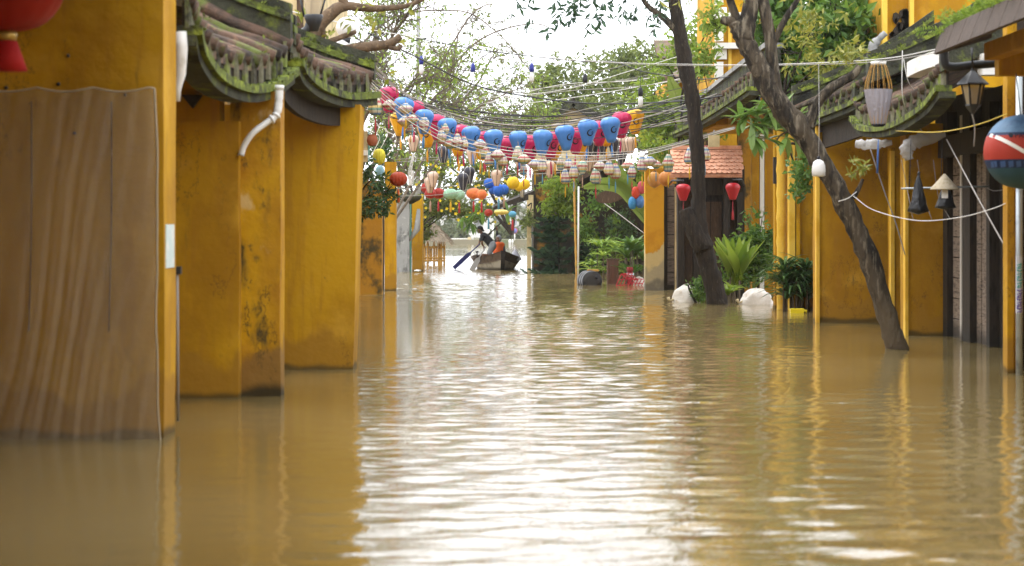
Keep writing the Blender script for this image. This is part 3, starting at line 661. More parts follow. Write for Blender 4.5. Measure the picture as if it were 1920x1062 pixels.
for px in (1276, 1386):
    MB().slab([(P(px, 0, GD).x, GD + .3, 2.2), (P(px, 0, GD).x, GD - .1, 2.62), (P(px, 0, GD).x, GD + .3, 2.62)], (.07, 0, 0)).build('bracket', m_wood_dark, h)
rt0, rt1 = P(1262, 281, GD + .45), P(1388, 281, GD + .45); rb0, rb1 = P(1257, 328, GD - .35), P(1392, 328, GD - .35)
bed = MB().slab([rb0, rb1, rt1, rt0], (0, .02, -.06)).build('roof', m_terra, h)
NR, NC = 7, 14
tm = None
for r in range(NR):
    for c in range(NC + (r % 2)):
        u = (c + (.5 if r % 2 == 0 else 0)) / NC; v0 = (r + .15) / NR
        b = rb0.lerp(rb1, min(max(u, .01), .99)).lerp(rt0.lerp(rt1, min(max(u, .01), .99)), v0)
        if tm is None:
            w = (rb1.x - rb0.x) / NC * .97; sv = (rt0 - rb0); sv = Vector((0, sv.y, sv.z)) / NR; nn = Vector((0, -sv.z, sv.y)).normalized()
            prof = [(-w/2, .55), (-w/2, .2), (-w*.36, .0), (-w*.16, -.14), (w*.16, -.14), (w*.36, 0), (w/2, .2), (w/2, .55), (w/2, 1.7), (-w/2, 1.7)]
            mb = MB(); mb.slab([Vector((a, 0, 0)) + sv * q + nn * (.045 - .02 * q) for a, q in prof], nn * -.018)
            o = mb.build('roof_tile', m_terra, bed, org=Vector()); tm = o
        else: o = tm.copy(); COL.objects.link(o); o.parent = bed
        o.location = b - ORG[h.name] + Vector((0, R.uniform(-.006, .006), R.uniform(-.005, .005))); o.rotation_euler = (0, R.uniform(-.03, .03), 0)
MB().bar(rt0 + Vector((-.02, 0, .05)), rt1 + Vector((.02, 0, .05)), .16, .08).build('ridge', m_terra, h)

# upper storeys on the right
h = thing('yellow_building', 'yellow upper storey with white quoins rising above the long dark roof', 'building', (6, 52, 4))
x0, x1 = P(1347, 0, 52).x, P(1432, 0, 52).x
MB().box((x0, 52.6, 3.9), (x1 + .4, 58, 9.5)).build('wall', m_wall, h)
for k in range(9): MB().box((x0 - .03, 52.5, 4.15 + k * .42), (x0 + (.24 if k % 2 else .16), 52.64, 4.15 + k * .42 + .36)).build('quoin', m_white, h)
for a, b in ((1366, 1372), (1422, 1430), (1398, 1404)): MB().box((P(a, 0, 52.5).x, 52.54, 3.9), (P(b, 0, 52.5).x, 52.7, 9)).build('pilaster', m_ochre_pale, h)
for z in (5.65, 6.35): MB().box((x0 - .08, 52.36, z), (x1 + .3, 52.63, z + .13)).build('cornice', m_white, h)
MB().tube([P(1382, 190, 52), P(1400, 115, 52)], .055, 8).build('leaning_pipe', m_pvc, h)
h = thing('yellow_building', 'yellow upper wall with pillars and black stains behind the mossy roofs', 'building', (7, 40, 3.5))
MB().box((P(1655, 0, 40).x, 40, 3.0), (9.5, 44, 8)).build('wall', m_wall, h)
for a, b in ((1655, 1663), (1705, 1713)): MB().box((P(a, 0, 39.9).x, 39.85, 3), (P(b, 0, 39.9).x, 40.02, 8)).build('pillar', m_ochre_pale, h)
mb = MB()
for i in range(26):
    px = R.uniform(1672, 1702); py = R.uniform(20, 95) + (1702 - px) * .6; q = P(px, py, 39.95); r = R.uniform(.03, .1)
    mb.slab([q + Vector((r * R.uniform(.7, 1.2) * math.cos(t * .785), 0, r * R.uniform(.8, 1.6) * math.sin(t * .785))) for t in range(8)], (0, .03 + .0007 * i, 0))
mb.build('carved_screen', m_dark, h)
# dragon-like curled roof finial
MB().tube(cr([P(1662, 100, 34.5), P(1640, 108, 34.5), P(1636, 88, 34.5), P(1650, 72, 34.5), P(1660, 62, 34.5)], 5), [.11, .11, .1, .09, .08, .08] + [.075] * 8 + [.05] * 8, 8, rough=.3).build('finial', m_concrete, h, label='grey curled plaster finial')
# far yellow house between the trees
h = thing('yellow_house', 'distant pale yellow gable house under a dark sloping verge behind the lanterns', 'house', (2, 86, 0))
MB().slab([P(1000, 330, 86), P(1000, 245, 86), P(1075, 198, 86), P(1150, 245, 86), P(1150, 330, 86)], (0, 5, 0)).build('wall', m_cream, h)
for sx in (-1, 1):
    MB().bar(P(1075, 193, 85.8), P(1075 + sx * 84, 246, 85.8), .5, .3, (0, 0, 1)).build('verge', m_moss, h)
    MB().slab([P(1075, 190, 85.8), P(1075 + sx * 84, 243, 85.8), P(1075 + sx * 84, 237, 85.8), P(1075, 184, 85.8)], (0, 5.4, 0)).build('roof', m_tile_roof, h)
h = thing('yellow_building', 'distant ochre house with shuttered openings beyond the creeper', 'building', (7, 68, 0))
MB().box((P(1250, 0, 68).x, 68, 0), (10, 74, 5.9)).build('wall', m_wall, h)
for k in range(3): MB().box((P(1238 + k * 38, 0, 68).x, 67.93, 3.9), (P(1258 + k * 38, 0, 68).x, 68.02, 5.4)).build('shutter', m_wood, h)
MB().slab([(P(1242, 0, 67).x, 67, 5.8), (10.5, 67, 5.8), (10.5, 71, 7.2), (P(1242, 0, 67).x, 71, 7.2)], (0, 0, .15)).build('roof', m_tile_roof, h)
# dark corner house at the right, covered in plants, with a slanted awning
h = thing('corner_house', 'dark plant-covered corner house with a slanted awning beside the river mouth', 'house', (2, 78, 0))
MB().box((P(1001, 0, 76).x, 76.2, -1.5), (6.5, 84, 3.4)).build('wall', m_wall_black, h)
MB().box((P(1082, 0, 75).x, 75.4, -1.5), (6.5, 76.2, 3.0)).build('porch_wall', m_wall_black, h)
for k in range(3): MB().box((P(1130 + k * 26, 0, 75).x, 75.3, -1), (P(1150 + k * 26, 0, 75).x, 75.39, 2.2)).build('door', m_dark, h)
MB().box((P(988, 0, 75.6).x, 75.6, -1.5), (P(996, 0, 75.6).x, 75.8, 2.4)).build('corner_post', m_cream, h)
MB().box(P(991, 366, 75.4), P(1000, 420, 75.6)).build('meter_box', m_cream, h)
MB().slab([P(922, 395, 76), P(1002, 372, 76), P(1002, 358, 76), P(926, 388, 76)], (0, 3.0, .1)).build('awning', m_wood_dark, h)
MB().slab([P(1085, 330, 74), P(1240, 240, 74), P(1240, 250, 74), P(1085, 342, 74)], (0, 4, .2)).build('roof', m_tile_roof, h)
# houses hidden behind the party walls on the left: one cream house behind the trees
h = thing('cream_house', 'cream house wall with a dark trim glimpsed above the mossy left eave', 'house', (-6, 44, 0))
MB().box((-9, 40, -1), (P(606, 0, 40).x, 46, 8)).build('wall', m_cream, h)
for px in (556, 585): MB().box((P(px, 0, 39.9).x, 39.93, 3.5), (P(px + 12, 0, 39.9).x, 40.02, 7)).build('shutter', m_wood, h)
# ---------------------------------------------------------------- vegetation
def rdir(rr, zb=0.0):
    while True:
        v = Vector((rr.uniform(-1, 1), rr.uniform(-1, 1), rr.uniform(-1, 1)))
        if .05 < v.length < 1: v.normalize(); v.z += zb; return v.normalized()
def clumps(mb, c, rad, nc, nl, L, W, rr, spread=.22, droop=-.15, shell=.35, mi=0):
    """nc leaf clumps spread unevenly through an ellipsoid, nl leaves each"""
    c = Vector(c); rad = Vector(rad); m = max(rad)
    for i in range(nc):
        d = rdir(rr); q = rr.random() ** .45 * (1 - shell) + shell * rr.random()
        cc = c + Vector((d.x * rad.x, d.y * rad.y, d.z * rad.z)) * q
        if noise.noise(cc * (1.6 / m) + Vector((3, 1, 7))) < -.12: continue
        sp = spread * m * rr.uniform(.5, 1.3)
        for k in range(nl):
            p = cc + Vector((rr.gauss(0, .5), rr.gauss(0, .5), rr.gauss(0, .4))) * sp
            dd = rdir(rr, droop); side = dd.cross(rdir(rr)); side = side.normalized() if side.length > .01 else Vector((1, 0, 0))
            s = rr.uniform(.6, 1.25); mb.leaf(p, dd, side, L * s, W * s, mi)
def twigs(mb, p, d, L, r, lev, rr, tips, kids=3, wob=.35, grav=0.0, n=5, cut=.004):
    pts = [Vector(p)]; dd = Vector(d).normalized(); q = Vector(p)
    for i in range(n):
        dd = (dd + rdir(rr) * wob * .5 + Vector((0, 0, grav))).normalized(); q = q + dd * (L / n); pts.append(q.copy())
    mb.tube(pts, [max(cut, lerp(r, r * .55, i / n)) for i in range(n + 1)], 5 if r > .02 else 3, cap=False)
    if lev == 0: tips.append((pts[-1], dd)); tips.append((pts[n // 2], dd)); return
    for k in range(kids):
        i = rr.randint(1, n); nd = (pts[i] - pts[i - 1]).normalized() + rdir(rr) * .85
        twigs(mb, pts[i], nd, L * rr.uniform(.5, .8), r * .55, lev - 1, rr, tips, kids, wob, grav, n, cut)
def spray(mb, tips, nl, L, W, rr, sp=.12, mi=0, droop=-.3):
    for p, d in tips:
        for k in range(nl):
            dd = (d + rdir(rr) * 1.1 + Vector((0, 0, droop))).normalized(); side = dd.cross(rdir(rr)); side = side.normalized() if side.length > .01 else Vector((1, 0, 0))
            s = rr.uniform(.6, 1.3); mb.leaf(p + rdir(rr) * sp * rr.random(), dd, side, L * s, W * s, mi)
def px_path(pts, d): return [P(a, b, d if len(q) == 0 else q[0]) for a, b, *q in pts]

# leaning tree on the right (near)
t = thing('leaning_tree', 'leaning grey-brown tree standing in the water before the timber shutter house', 'tree', P(1682, 655, 29.2).xyz)
D2 = 29.2
main = cr(px_path([(1692, 700), (1682, 657), (1662, 590), (1626, 480), (1592, 400), (1552, 325), (1503, 245), (1460, 195), (1420, 120), (1393, 70), (1380, 40)], D2), 6)
rw = crs([20, 20, 18, 19, 18, 19, 21, 20, 19, 17, 15], 6)
tr = MB().tube(main, [r / F * D2 for r in rw], 14, rough=.3).build('trunk', m_bark, t)
for pts, ws in (([(1395, 75), (1402, 40), (1408, 5), (1404, -40), (1410, -90)], (19, 17, 15, 14, 13)),
                ([(1388, 60), (1375, 42), (1362, 40), (1352, 36)], (12, 10, 9, 7)), ([(1385, 45), (1372, 10), (1362, -30)], (9, 8, 7)),
                ([(1462, 205), (1452, 150), (1446, 90), (1436, 30), (1424, -30)], (13, 12, 11, 11, 10)),
                ([(1512, 238), (1524, 215), (1533, 192), (1560, 165), (1598, 142), (1612, 125)], (14, 11, 10, 9, 8.5, 7)),
                ([(1535, 190), (1510, 196), (1488, 205)], (5, 4, 3)), ([(1446, 90), (1470, 40), (1495, 0), (1510, -40)], (7, 6, 5, 5)),
                ([(1600, 372), (1612, 350), (1618, 336)], (5, 4, 3))):
    c = cr(px_path(pts, D2), 5); MB().tube(c, [w / F * D2 for w in crs(ws, 5)], 10, rough=.14).build('limb', m_bark, t)
rr = random.Random(3); mb = MB()
for cx, cy, rx, ry, n in ((1610, 318, .17, .16, 12),):
    clumps(mb, P(cx, cy, D2), (rx, .15, ry), n, 7, .11, .035, rr, .35)
for cx, cy, rx, ry, n in ((1560, 35, .4, .2, 9), (1590, 105, .3, .2, 10), (1500, 30, .3, .25, 5), (1440, -30, 1.2, .5, 40), (1370, -60, 1.2, .5, 40)):
    clumps(mb, P(cx, cy, D2 + .5), (rx, .5, ry), n, 9, .16, .05, rr, .28)
mb.build('crown', g_yel, t)
single('lichen_rope', MB().tube(cr(px_path([(1572, 378, 29.0), (1590, 372, 28.9), (1606, 360, 29.0)], 29)), .006, 5), m_wire_w, 'white rope tied round the leaning tree trunk', 'rope')

# upright tree in the middle right
D1 = dep(571)
t = thing('street_tree', 'tall dark tree trunk with a sawn stub, standing in the water before the gate', 'tree', P(1347, 571, D1).xyz)
main = cr(px_path([(1350, 610), (1346, 572), (1334, 520), (1320, 470), (1312, 430), (1310, 390), (1309, 330), (1306, 270), (1298, 190), (1286, 130), (1276, 70), (1266, 10), (1258, -50), (1262, -160)], D1), 5)
rw = crs([20, 19, 17, 18, 15, 13, 13, 13, 13, 15, 12.5, 12.5, 12, 10], 5)
MB().tube(main, [r / F * D1 for r in rw], 14, rough=.26).build('trunk', m_bark_dark, t)
c = cr(px_path([(1318, 468), (1300, 430), (1289, 405), (1284, 392)], D1 - .1), 5); MB().tube(c, [w / F * D1 for w in crs((18, 16, 14, 11), 5)], 12, rough=.15).build('stub', m_bark_dark, t)
c = cr(px_path([(1272, 60), (1240, 30), (1215, 12), (1200, -10)], D1), 5); MB().tube(c, [w / F * D1 for w in crs((9, 6, 5, 4), 5)], 8).build('limb', m_bark, t)
rr = random.Random(5); tips = []; tb = MB()
for a in ((1205, -25), (1150, -60), (1060, -70), (1000, -50), (1250, -80), (1110, -45)):
    q = P(a[0], a[1], D1 + rr.uniform(-1, 1)); tb.tube(cr([P(1260, -90, D1), q.lerp(P(1260, -90, D1), .4) + Vector((0, 0, .3)), q], 4), [.05, .04, .03, .025, .02, .02, .015, .015, .012], 5)
for (x0, y0, x1, y1) in ((1062, 0, 1030, 62), (1085, -10, 1068, 45), (1110, -10, 1104, 60), (1000, -20, 990, 52), (985, -20, 960, 30), (1150, -10, 1128, 40), (1172, -10, 1162, 38), (1190, 10, 1182, 38),
                         (1215, -10, 1222, 40), (1235, 0, 1228, 60), (1040, -10, 1050, 45), (1125, 0, 1122, 62), (1245, -10, 1240, 30), (1090, -20, 1075, 35)):
    a, b = P(x0, y0, D1 + rr.uniform(-.8, .8)), P(x1, y1, D1 + rr.uniform(-.8, .8)); n = 12
    line = [a.lerp(b, k / n) + Vector((.06 * math.sin(k), 0, 0)) for k in range(n + 1)]
    tb.tube(line, .006, 3)
    for q in line:
        for s in (-1, 1):
            if rr.random() < .85: tips.append((q, Vector((s * .8, rr.uniform(-.6, .6), -.8)).normalized()))
tb.build('twigs', m_bark_dark, t)
mb = MB(); spray(mb, tips, 1, .20, .062, rr, .03, droop=-.4)
for cx, cy, rx, rz, n in ((1280, -80, 1.0, .5, 40), (1180, -60, 1.0, .3, 16), (1030, -50, 1.0, .2, 8)):
    clumps(mb, P(cx, cy, D1), (rx, 1.2, rz), n, 10, .19, .06, rr, .2, -.4)
mb.build('crown', g_blue, t)

# brown-branched tree above the mossy left roofs
DT = 33.0
t = thing('pruned_tree', 'pruned brown-limbed tree behind the mossy left roofs, almost leafless', 'tree', P(480, 480, DT).xyz)
MB().tube(cr([P(470, 560, DT), P(480, 400, DT), P(520, 240, DT), P(545, 160, DT), P(560, 118, DT)], 5), [.2, .19, .17, .15] + [.13] * 20, 10, rough=.12).build('trunk', m_branch, t)
for pts, ws in (([(545, 150), (590, 60), (625, 22), (650, 12), (700, 16), (760, 12), (800, -5)], (16, 14, 12, 9, 7, 5, 4)),
                ([(625, 25), (600, 40), (575, 70), (560, 120)], (9, 8, 8, 8)), ([(560, 118), (600, 105), (640, 96), (690, 88), (730, 82), (752, 68)], (13, 12, 11, 10, 8, 6)),
                ([(585, 92), (620, 78), (650, 66), (668, 60)], (7, 6, 5, 4)), ([(648, 12), (640, -10), (646, -40)], (9, 8, 7)), ([(720, 84), (745, 92), (752, 84)], (6, 5, 4)),
                ([(600, 40), (606, 60), (604, 84)], (5, 5, 5))):
    c = cr(px_path(pts, DT), 5); MB().tube(c, [w / F * DT for w in crs(ws, 5)], 9, rough=.15).build('limb', m_branch, t)
rr = random.Random(9); mb = MB()
for px, py, n in ((688, 40, 3), (700, 45, 3), (735, 140, 4), (742, 150, 3), (610, 70, 5), (622, 64, 6), (655, 40, 5), (750, 70, 4), (560, 20, 5), (680, 10, 6), (720, 20, 4), (770, 10, 3)):
    for k in range(n): 
        d = rdir(rr, -.7); mb.leaf(P(px + rr.uniform(-10, 10), py + rr.uniform(-10, 8), DT + rr.uniform(-.3, .3)), d, d.cross(rdir(rr)).normalized(), .17, .07)
mb.build('crown', g_yel, t)

# thicket of bare stems and sparse leaves behind the lantern strings on the left
def thicket(name, label, base, targets, mat_l, seed, lev, kids, L, r, nl, lw, grav=0.0, wob=.35, bark=None, sp=.15, cut=.006):
    rr = random.Random(seed); t = thing(name, label, 'tree', base); mb = MB(); tips = []
    for q in targets:
        q = Vector(q); b = Vector(base)
        mid = b.lerp(q, .55) + Vector((0, 0, (q.z - b.z) * .2))
        c = cr([b, mid, q], 6); mb.tube(c, [lerp(r * 1.6, r, i / (len(c) - 1)) for i in range(len(c))], 6, cap=False)
        twigs(mb, q, q - mid, L, r, lev, rr, tips, kids, wob, grav, cut=cut)
        for i in range(len(c) // 2, len(c), 2): twigs(mb, c[i], rdir(rr, .4), L * .8, r * .6, lev - 1, rr, tips, kids, wob, grav, cut=cut)
    mb.build('trunk', bark or m_twig, t)
    lb = MB(); spray(lb, tips, nl, lw[0], lw[1], rr, sp); lb.build('crown', mat_l, t)
    return t
thicket('bare_tree', 'tangle of bare thin branches with few leaves behind the left lanterns', P(640, 440, 64).xyz, [P(700, 130, 64), P(760, 170, 66), P(740, 60, 63), P(690, 210, 62), P(770, 240, 64), P(720, 100, 63), P(800, 200, 65)], g_lime, 11, 3, 5, 1.2, .045, 1, (.15, .055), 0.0, .55, cut=.009)
thicket('bare_tree', 'thin leafless tree with drooping arched stems against the white sky', P(800, 440, 82).xyz, [P(850, 120, 82), P(900, 150, 84), P(880, 230, 83), P(830, 200, 82)], g_olive, 12, 3, 4, 1.6, .035, 1, (.2, .08), -.02, .45, cut=.009)
thicket('feathery_tree', 'feathery pale green tree hanging over the street behind the blue lanterns', P(720, 440, 72).xyz, [P(830, 190, 72), P(900, 200, 74), P(780, 150, 71), P(950, 215, 75)], g_lime, 13, 3, 4, 1.3, .03, 3, (.14, .05), -.06, .4)
DA = 66
for q, lab in (([(560, 300), (700, 60), (850, 20), (930, 60), (1000, 140)], 'a'), ([(760, 250), (850, 80), (900, 15), (960, 8)], 'b'), ([(820, 160), (900, 75), (1000, 45), (1060, 70)], 'c')):
    c = cr(px_path(q, DA), 8)
    single('arching_vine', MB().tube(c, [lerp(.035, .012, i / (len(c) - 1)) for i in range(len(c))], 5), m_twig, {'a': 'longest bare vine arching from the left eave across the white sky', 'b': 'bare vine curving up steeply beside the grey utility pole', 'c': 'lowest bare vine slanting up to the right across the sky'}[lab], 'vine', 'bare vines arching across the sky')

# leafy trees behind
def leafy(name, label, base, blobs, mat, seed, L, W, bark=None, limb=.09, cat='tree', spread=.2, nl=10):
    rr = random.Random(seed); t = thing(name, label, cat, base); tb = MB(); b = Vector(base)
    lb = MB()
    for (c, rad, nc) in blobs:
        c = Vector(c); tb.tube(cr([b, b.lerp(c, .5) + Vector((rr.uniform(-.3, .3), 0, .3)), c], 5), [lerp(limb, limb * .3, i / 10) for i in range(11)], 6, cap=False)
        for k in range(5): d = rdir(rr, .2); tb.tube([c, c + Vector((d.x * rad[0], d.y * rad[1], d.z * rad[2])) * .8], [limb * .3, .008], 4, cap=False)
        clumps(lb, c, rad, nc, nl, L, W, rr, spread)
    tb.build('trunk', bark or m_bark_dark, t); lb.build('crown', mat, t); return t
leafy('leafy_tree', 'broad olive-leaved tree filling the middle distance behind the lantern strings', P(1130, 440, 95).xyz,
      [(P(1110, 165, 95), (2.7, 2, 1.7), 380), (P(1040, 160, 96), (1.6, 1.5, 1.0), 180), (P(1185, 130, 96), (1.7, 1.5, 1.3), 240), (P(1020, 225, 94), (1.8, 1.2, 1.0), 130), (P(1150, 220, 93), (2.2, 1.2, 1.2), 200), (P(1215, 110, 97), (1.2, 1.2, 1.0), 70)], g_olive, 21, .27, .11, spread=.13)
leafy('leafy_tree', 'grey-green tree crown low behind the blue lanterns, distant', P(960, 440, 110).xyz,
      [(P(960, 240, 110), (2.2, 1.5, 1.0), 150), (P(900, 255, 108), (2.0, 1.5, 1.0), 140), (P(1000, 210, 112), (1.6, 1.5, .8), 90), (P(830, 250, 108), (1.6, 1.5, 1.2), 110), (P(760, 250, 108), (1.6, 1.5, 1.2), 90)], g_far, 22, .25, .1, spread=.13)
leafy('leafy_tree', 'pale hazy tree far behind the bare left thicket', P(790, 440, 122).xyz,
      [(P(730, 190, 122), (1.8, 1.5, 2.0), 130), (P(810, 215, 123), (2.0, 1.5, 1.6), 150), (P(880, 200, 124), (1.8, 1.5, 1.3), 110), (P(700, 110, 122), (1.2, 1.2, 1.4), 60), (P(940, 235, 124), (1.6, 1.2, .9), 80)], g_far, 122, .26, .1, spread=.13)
leafy('creeper_tree', 'bright lime creeper hanging down the ochre house right of the lanterns', P(1270, 300, 60).xyz,
      [(P(1250, 230, 60), (.9, .8, 1.0), 150), (P(1320, 60, 61), (.8, .8, 1.4), 170), (P(1225, 190, 60.5), (.9, .6, .9), 120), (P(1330, 200, 60), (.6, .6, 1.0), 100), (P(1245, 110, 61), (.8, .5, .9), 110), (P(1250, 280, 59), (.9, .5, .5), 80), (P(1195, 215, 61), (.7, .5, .7), 80), (P(1200, 318, 62), (.4, .4, .35), 40), (P(1318, 130, 51.6), (.35, .3, .9), 60), (P(1335, 40, 51.6), (.3, .3, .8), 50)], g_lime, 23, .16, .075, spread=.2, limb=.04)
leafy('roof_plant', 'broad-leaved green tree growing above the right-hand mossy roofs', P(1540, 230, 46).xyz,
      [(P(1560, 60, 41), (1.0, 1.0, .9), 170), (P(1480, 120, 41.5), (.6, .8, .9), 120), (P(1600, 120, 41), (.6, .8, .6), 90), (P(1490, 190, 44.5), (.5, .5, .5), 50), (P(1500, 10, 42), (1.0, .8, .6), 130), (P(1620, 30, 42), (.5, .6, .7), 80), (P(1450, 60, 42), (.5, .6, .8), 60)], g_mid, 24, .24, .13, spread=.2)
leafy('roof_plant', 'deep shaded foliage between the yellow upper storey and the pillared wall', P(1600, 200, 43).xyz, [(P(1590, 110, 43.5), (.9, .6, .8), 130), (P(1620, 60, 43.5), (.6, .6, .8), 80), (P(1540, 150, 44), (.8, .5, .5), 80)], g_dark, 124, .22, .11, spread=.2)
leafy('roof_plant', 'yellow-tipped leafy branches against the dark roof of the right house', P(1470, 180, 40).xyz,
      [(P(1500, 100, 39.5), (.45, .5, .5), 24), (P(1560, 125, 39), (.5, .5, .25), 26), (P(1520, 60, 39.5), (.5, .5, .3), 18), (P(1600, 100, 39), (.3, .4, .3), 14)], g_yel, 25, .15, .05, spread=.22, limb=.02)
leafy('dark_shrub', 'glossy dark green shrub spilling over the mouldy wall on the left', P(640, 420, 51).xyz,
      [(P(700, 335, 50), (.35, .4, .5), 40), (P(690, 385, 49.8), (.35, .4, .3), 34), (P(725, 360, 50), (.25, .3, .45), 26), (P(720, 390, 50), (.2, .3, .2), 12)], g_dark, 26, .15, .06, spread=.25, limb=.03, cat='shrub')
leafy('flowering_vine', 'yellow-flowering vine thicket overhanging the street above the thatched hut', P(770, 450, 80).xyz,
      [(P(800, 300, 80), (1.1, .8, .7), 130), (P(870, 330, 81), (1.2, .8, .7), 160), (P(830, 385, 80), (1.0, .8, .6), 150), (P(930, 325, 82), (1.0, .8, .6), 120), (P(890, 395, 80), (.9, .7, .4), 90), (P(760, 300, 79), (.7, .6, .6), 80), (P(795, 430, 80.5), (.35, .4, .5), 40), (P(960, 360, 81), (.5, .5, .5), 26), (P(700, 260, 78), (.6, .6, .6), 40)], g_olive, 27, .17, .075, spread=.2, limb=.03, nl=12, cat='vine')
rr = random.Random(31); fb = MB()
for k in range(110):
    q = P(rr.uniform(740, 960), rr.uniform(285, 420), 79.0 + rr.uniform(-.3, .6))
    for j in range(5): a = j * 1.256; d = Vector((math.cos(a), -.5, math.sin(a))).normalized(); fb.leaf(q, d, d.cross(Vector((0, 1, 0))).normalized(), .065, .05)
fb.build('blossom', g_flower, bpy.data.objects['flowering_vine'])
# large palmate leaves hanging near the rower
def rosette(mb, c, n, L, W, droop, rr, up=.5, seg=4, shape=None, zspread=.3):
    for k in range(n):
        a = 2 * math.pi * k / n + rr.uniform(-.25, .25); u = up + rr.uniform(-zspread, zspread)
        mb.strap(c, Vector((math.cos(a), math.sin(a), u)), L * rr.uniform(.75, 1.15), W, droop * rr.uniform(.6, 1.3), seg=seg, shape=shape)
oval = lambda t: .12 + .95 * math.sin(math.pi * min(1, (t * .95 + .05))) ** .8 if t < 1 else .05
t = thing('hanging_branch', 'branch with broad finger-like leaves hanging beside the rower', 'branch', P(880, 400, 72).xyz)
MB().tube(cr([P(880, 330, 72), P(884, 380, 72), P(884, 418, 72)], 5), .012, 5).build('stem', m_bark, t)
mb = MB(); rr = random.Random(41)
for px, py in ((884, 418), (868, 408), (905, 398), (952, 396), (890, 402)):
    for k in range(8): a = rr.uniform(0, 6.28); mb.strap(P(px, py, 72 + rr.uniform(-.2, .2)), Vector((math.cos(a), rr.uniform(-.4, .4), math.sin(a) - .5)), .42, .13, .4, shape=oval)
mb.build('leaves', g_mid, t)

# Norfolk pine
def norfolk(label, px, base_py, top_py, seed, wpx):
    d = dep(base_py); t = thing('norfolk_pine', label, 'conifer', P(px, base_py, d).xyz); b = P(px, base_py + 20, d); top = P(px, top_py, d)
    MB().tube([b, b.lerp(top, .5), top], [.05, .035, .01], 7).build('trunk', m_bark_dark, t)
    rr = random.Random(seed); lb = MB(); bb = MB(); R0 = wpx / F * d
    n = 9
    for w in range(n):
        z = lerp(.0, .97, w / (n - 1)); rad = R0 * (1 - z * .62) * rr.uniform(.62, 1.2); c = b.lerp(top, .14 + .86 * z)
        for k in range(7):
            a = k * .9 + w * .4 + rr.uniform(-.2, .2); dv = Vector((math.cos(a), math.sin(a), .06))
            pts = [c + dv * rad * s + Vector((0, 0, -.34 * rad * math.sin(s * 2.7))) for s in (0, .25, .5, .75, 1)]
            bb.tube(pts, [.014, .012, .01, .008, .004], 4, cap=False)
            for s in range(30):
                u = s / 29 * 3.99; i = int(u); q = pts[i].lerp(pts[i + 1], u - i); side = dv.cross(Vector((0, 0, 1)))
                for sg in (-1, 1):
                    dd = (dv * .7 + side * sg * rr.uniform(.6, 1.1) + Vector((0, 0, rr.uniform(-.1, .35)))).normalized(); lb.leaf(q, dd, dd.cross(Vector((0, 0, 1))).normalized(), .30 * (1 - .4 * u / 4), .06, fold=.6)
    bb.build('branches', m_bark_dark, t); lb.build('needles', g_pine, t)
norfolk('dark blue-green layered conifer at the corner of the plant-covered house', 1036, 513, 405, 51, 56)
norfolk('smaller dark conifer half hidden behind the white and bamboo poles', 1108, 512, 440, 52, 30)

def bush(label, px0, py0, px1, py1, d, mat, seed, nc, L, W, cat='shrub', name='leafy_shrub', nl=12, basez=-.2, spread=.2):
    a, b = P(px0, py0, d), P(px1, py1, d); c = (a + b) / 2; rad = (abs(b.x - a.x) / 2, .5, abs(a.z - b.z) / 2)
    return leafy(name, label, (c.x, d, basez), [(c, rad, nc)], mat, seed, L, W, limb=.03, cat=cat, nl=nl, spread=spread)
bush('pale flowering bush on the roof of the plant-covered corner house', 1000, 320, 1096, 420, 74, g_lime, 61, 230, .17, .075)
bush('deep green shrub between the conifer and the strap-leaved plants', 1080, 345, 1160, 500, 73, g_mid, 62, 230, .17, .07)
bush('feathery green shrub filling the shaded porch behind the wooden post', 1130, 380, 1200, 480, 74, g_dark, 63, 110, .14, .05)
bush('dense glossy shrub left of the painted bamboo downpipe', 1388, 385, 1456, 552, 48.7, g_mid, 64, 330, .15, .07)
bush('fresh green low shrub between the gate and the glossy shrub', 1345, 425, 1412, 550, 49.2, LEAF('leaf_fresh_green', (.07, .16, .02), (.20, .32, .05), .45), 65, 170, .14, .06)
bush('small green bush sprouting beside the dark tree trunk base', 1296, 515, 1332, 566, 46.6, g_mid, 66, 50, .13, .05)
bush('leafy vine hanging beside the pilasters under the leaning tree', 1480, 280, 1532, 405, 40, g_mid, 67, 40, .15, .075, spread=.3, basez=3.0)
bush('light creeper trailing over the awning end at the river corner', 975, 395, 1003, 430, 75, g_olive, 68, 30, .15, .07, basez=2.2)
bush('dense dark foliage behind the left lantern rows', 690, 250, 745, 320, 60, g_dark, 69, 60, .14, .06, basez=3.2)

def strap_plant(label, px, py, d, n, L, W, mat, seed, heads=1, wpx=0, droop=1.1, up=.9, hpx=0, name='strap_leaf_plant'):
    rr = random.Random(seed); t = thing(name, label, 'plant', (P(px, 0, d).x, d, -.1)); mb = MB()
    for k in range(heads):
        c = P(px + rr.uniform(-wpx, wpx), py - rr.uniform(0, hpx), d + rr.uniform(-.35, .35)); MB().tube([(c.x, c.y, -.3), c], [.02, .015], 5).build('stem', m_bark, t)
        rosette(mb, c, n, L, W, droop, rr, up)
    mb.build('leaves', mat, t)
strap_plant('bright yellow-green strap-leaved clump behind the brown wooden post', 1145, 520, 66, 16, .55, .075, LEAF('leaf_dracaena', (.14, .26, .03), (.36, .46, .08), .4), 71, 22, 40, 1.3, .8, 62)
strap_plant('broad-leaved ginger plant clump left of the peeling yellow pillar', 1190, 520, 61, 9, .6, .13, g_mid, 72, 10, 17, 1.0, 1.1, 60)
strap_plant('dark arching strap-leaved plant at the foot of the pilasters', 1494, 565, dep(583), 20, .62, .06, LEAF('leaf_strap', (.03, .09, .025), (.11, .21, .06), .2, .35), 73, 20, 26, 1.5, .9, 72)
strap_plant('canna-like plant with tall upright leaves beside the dark tree', 1378, 545, dep(565), 8, .9, .24, g_lime, 74, 5, 11, .3, 2.0, 36)
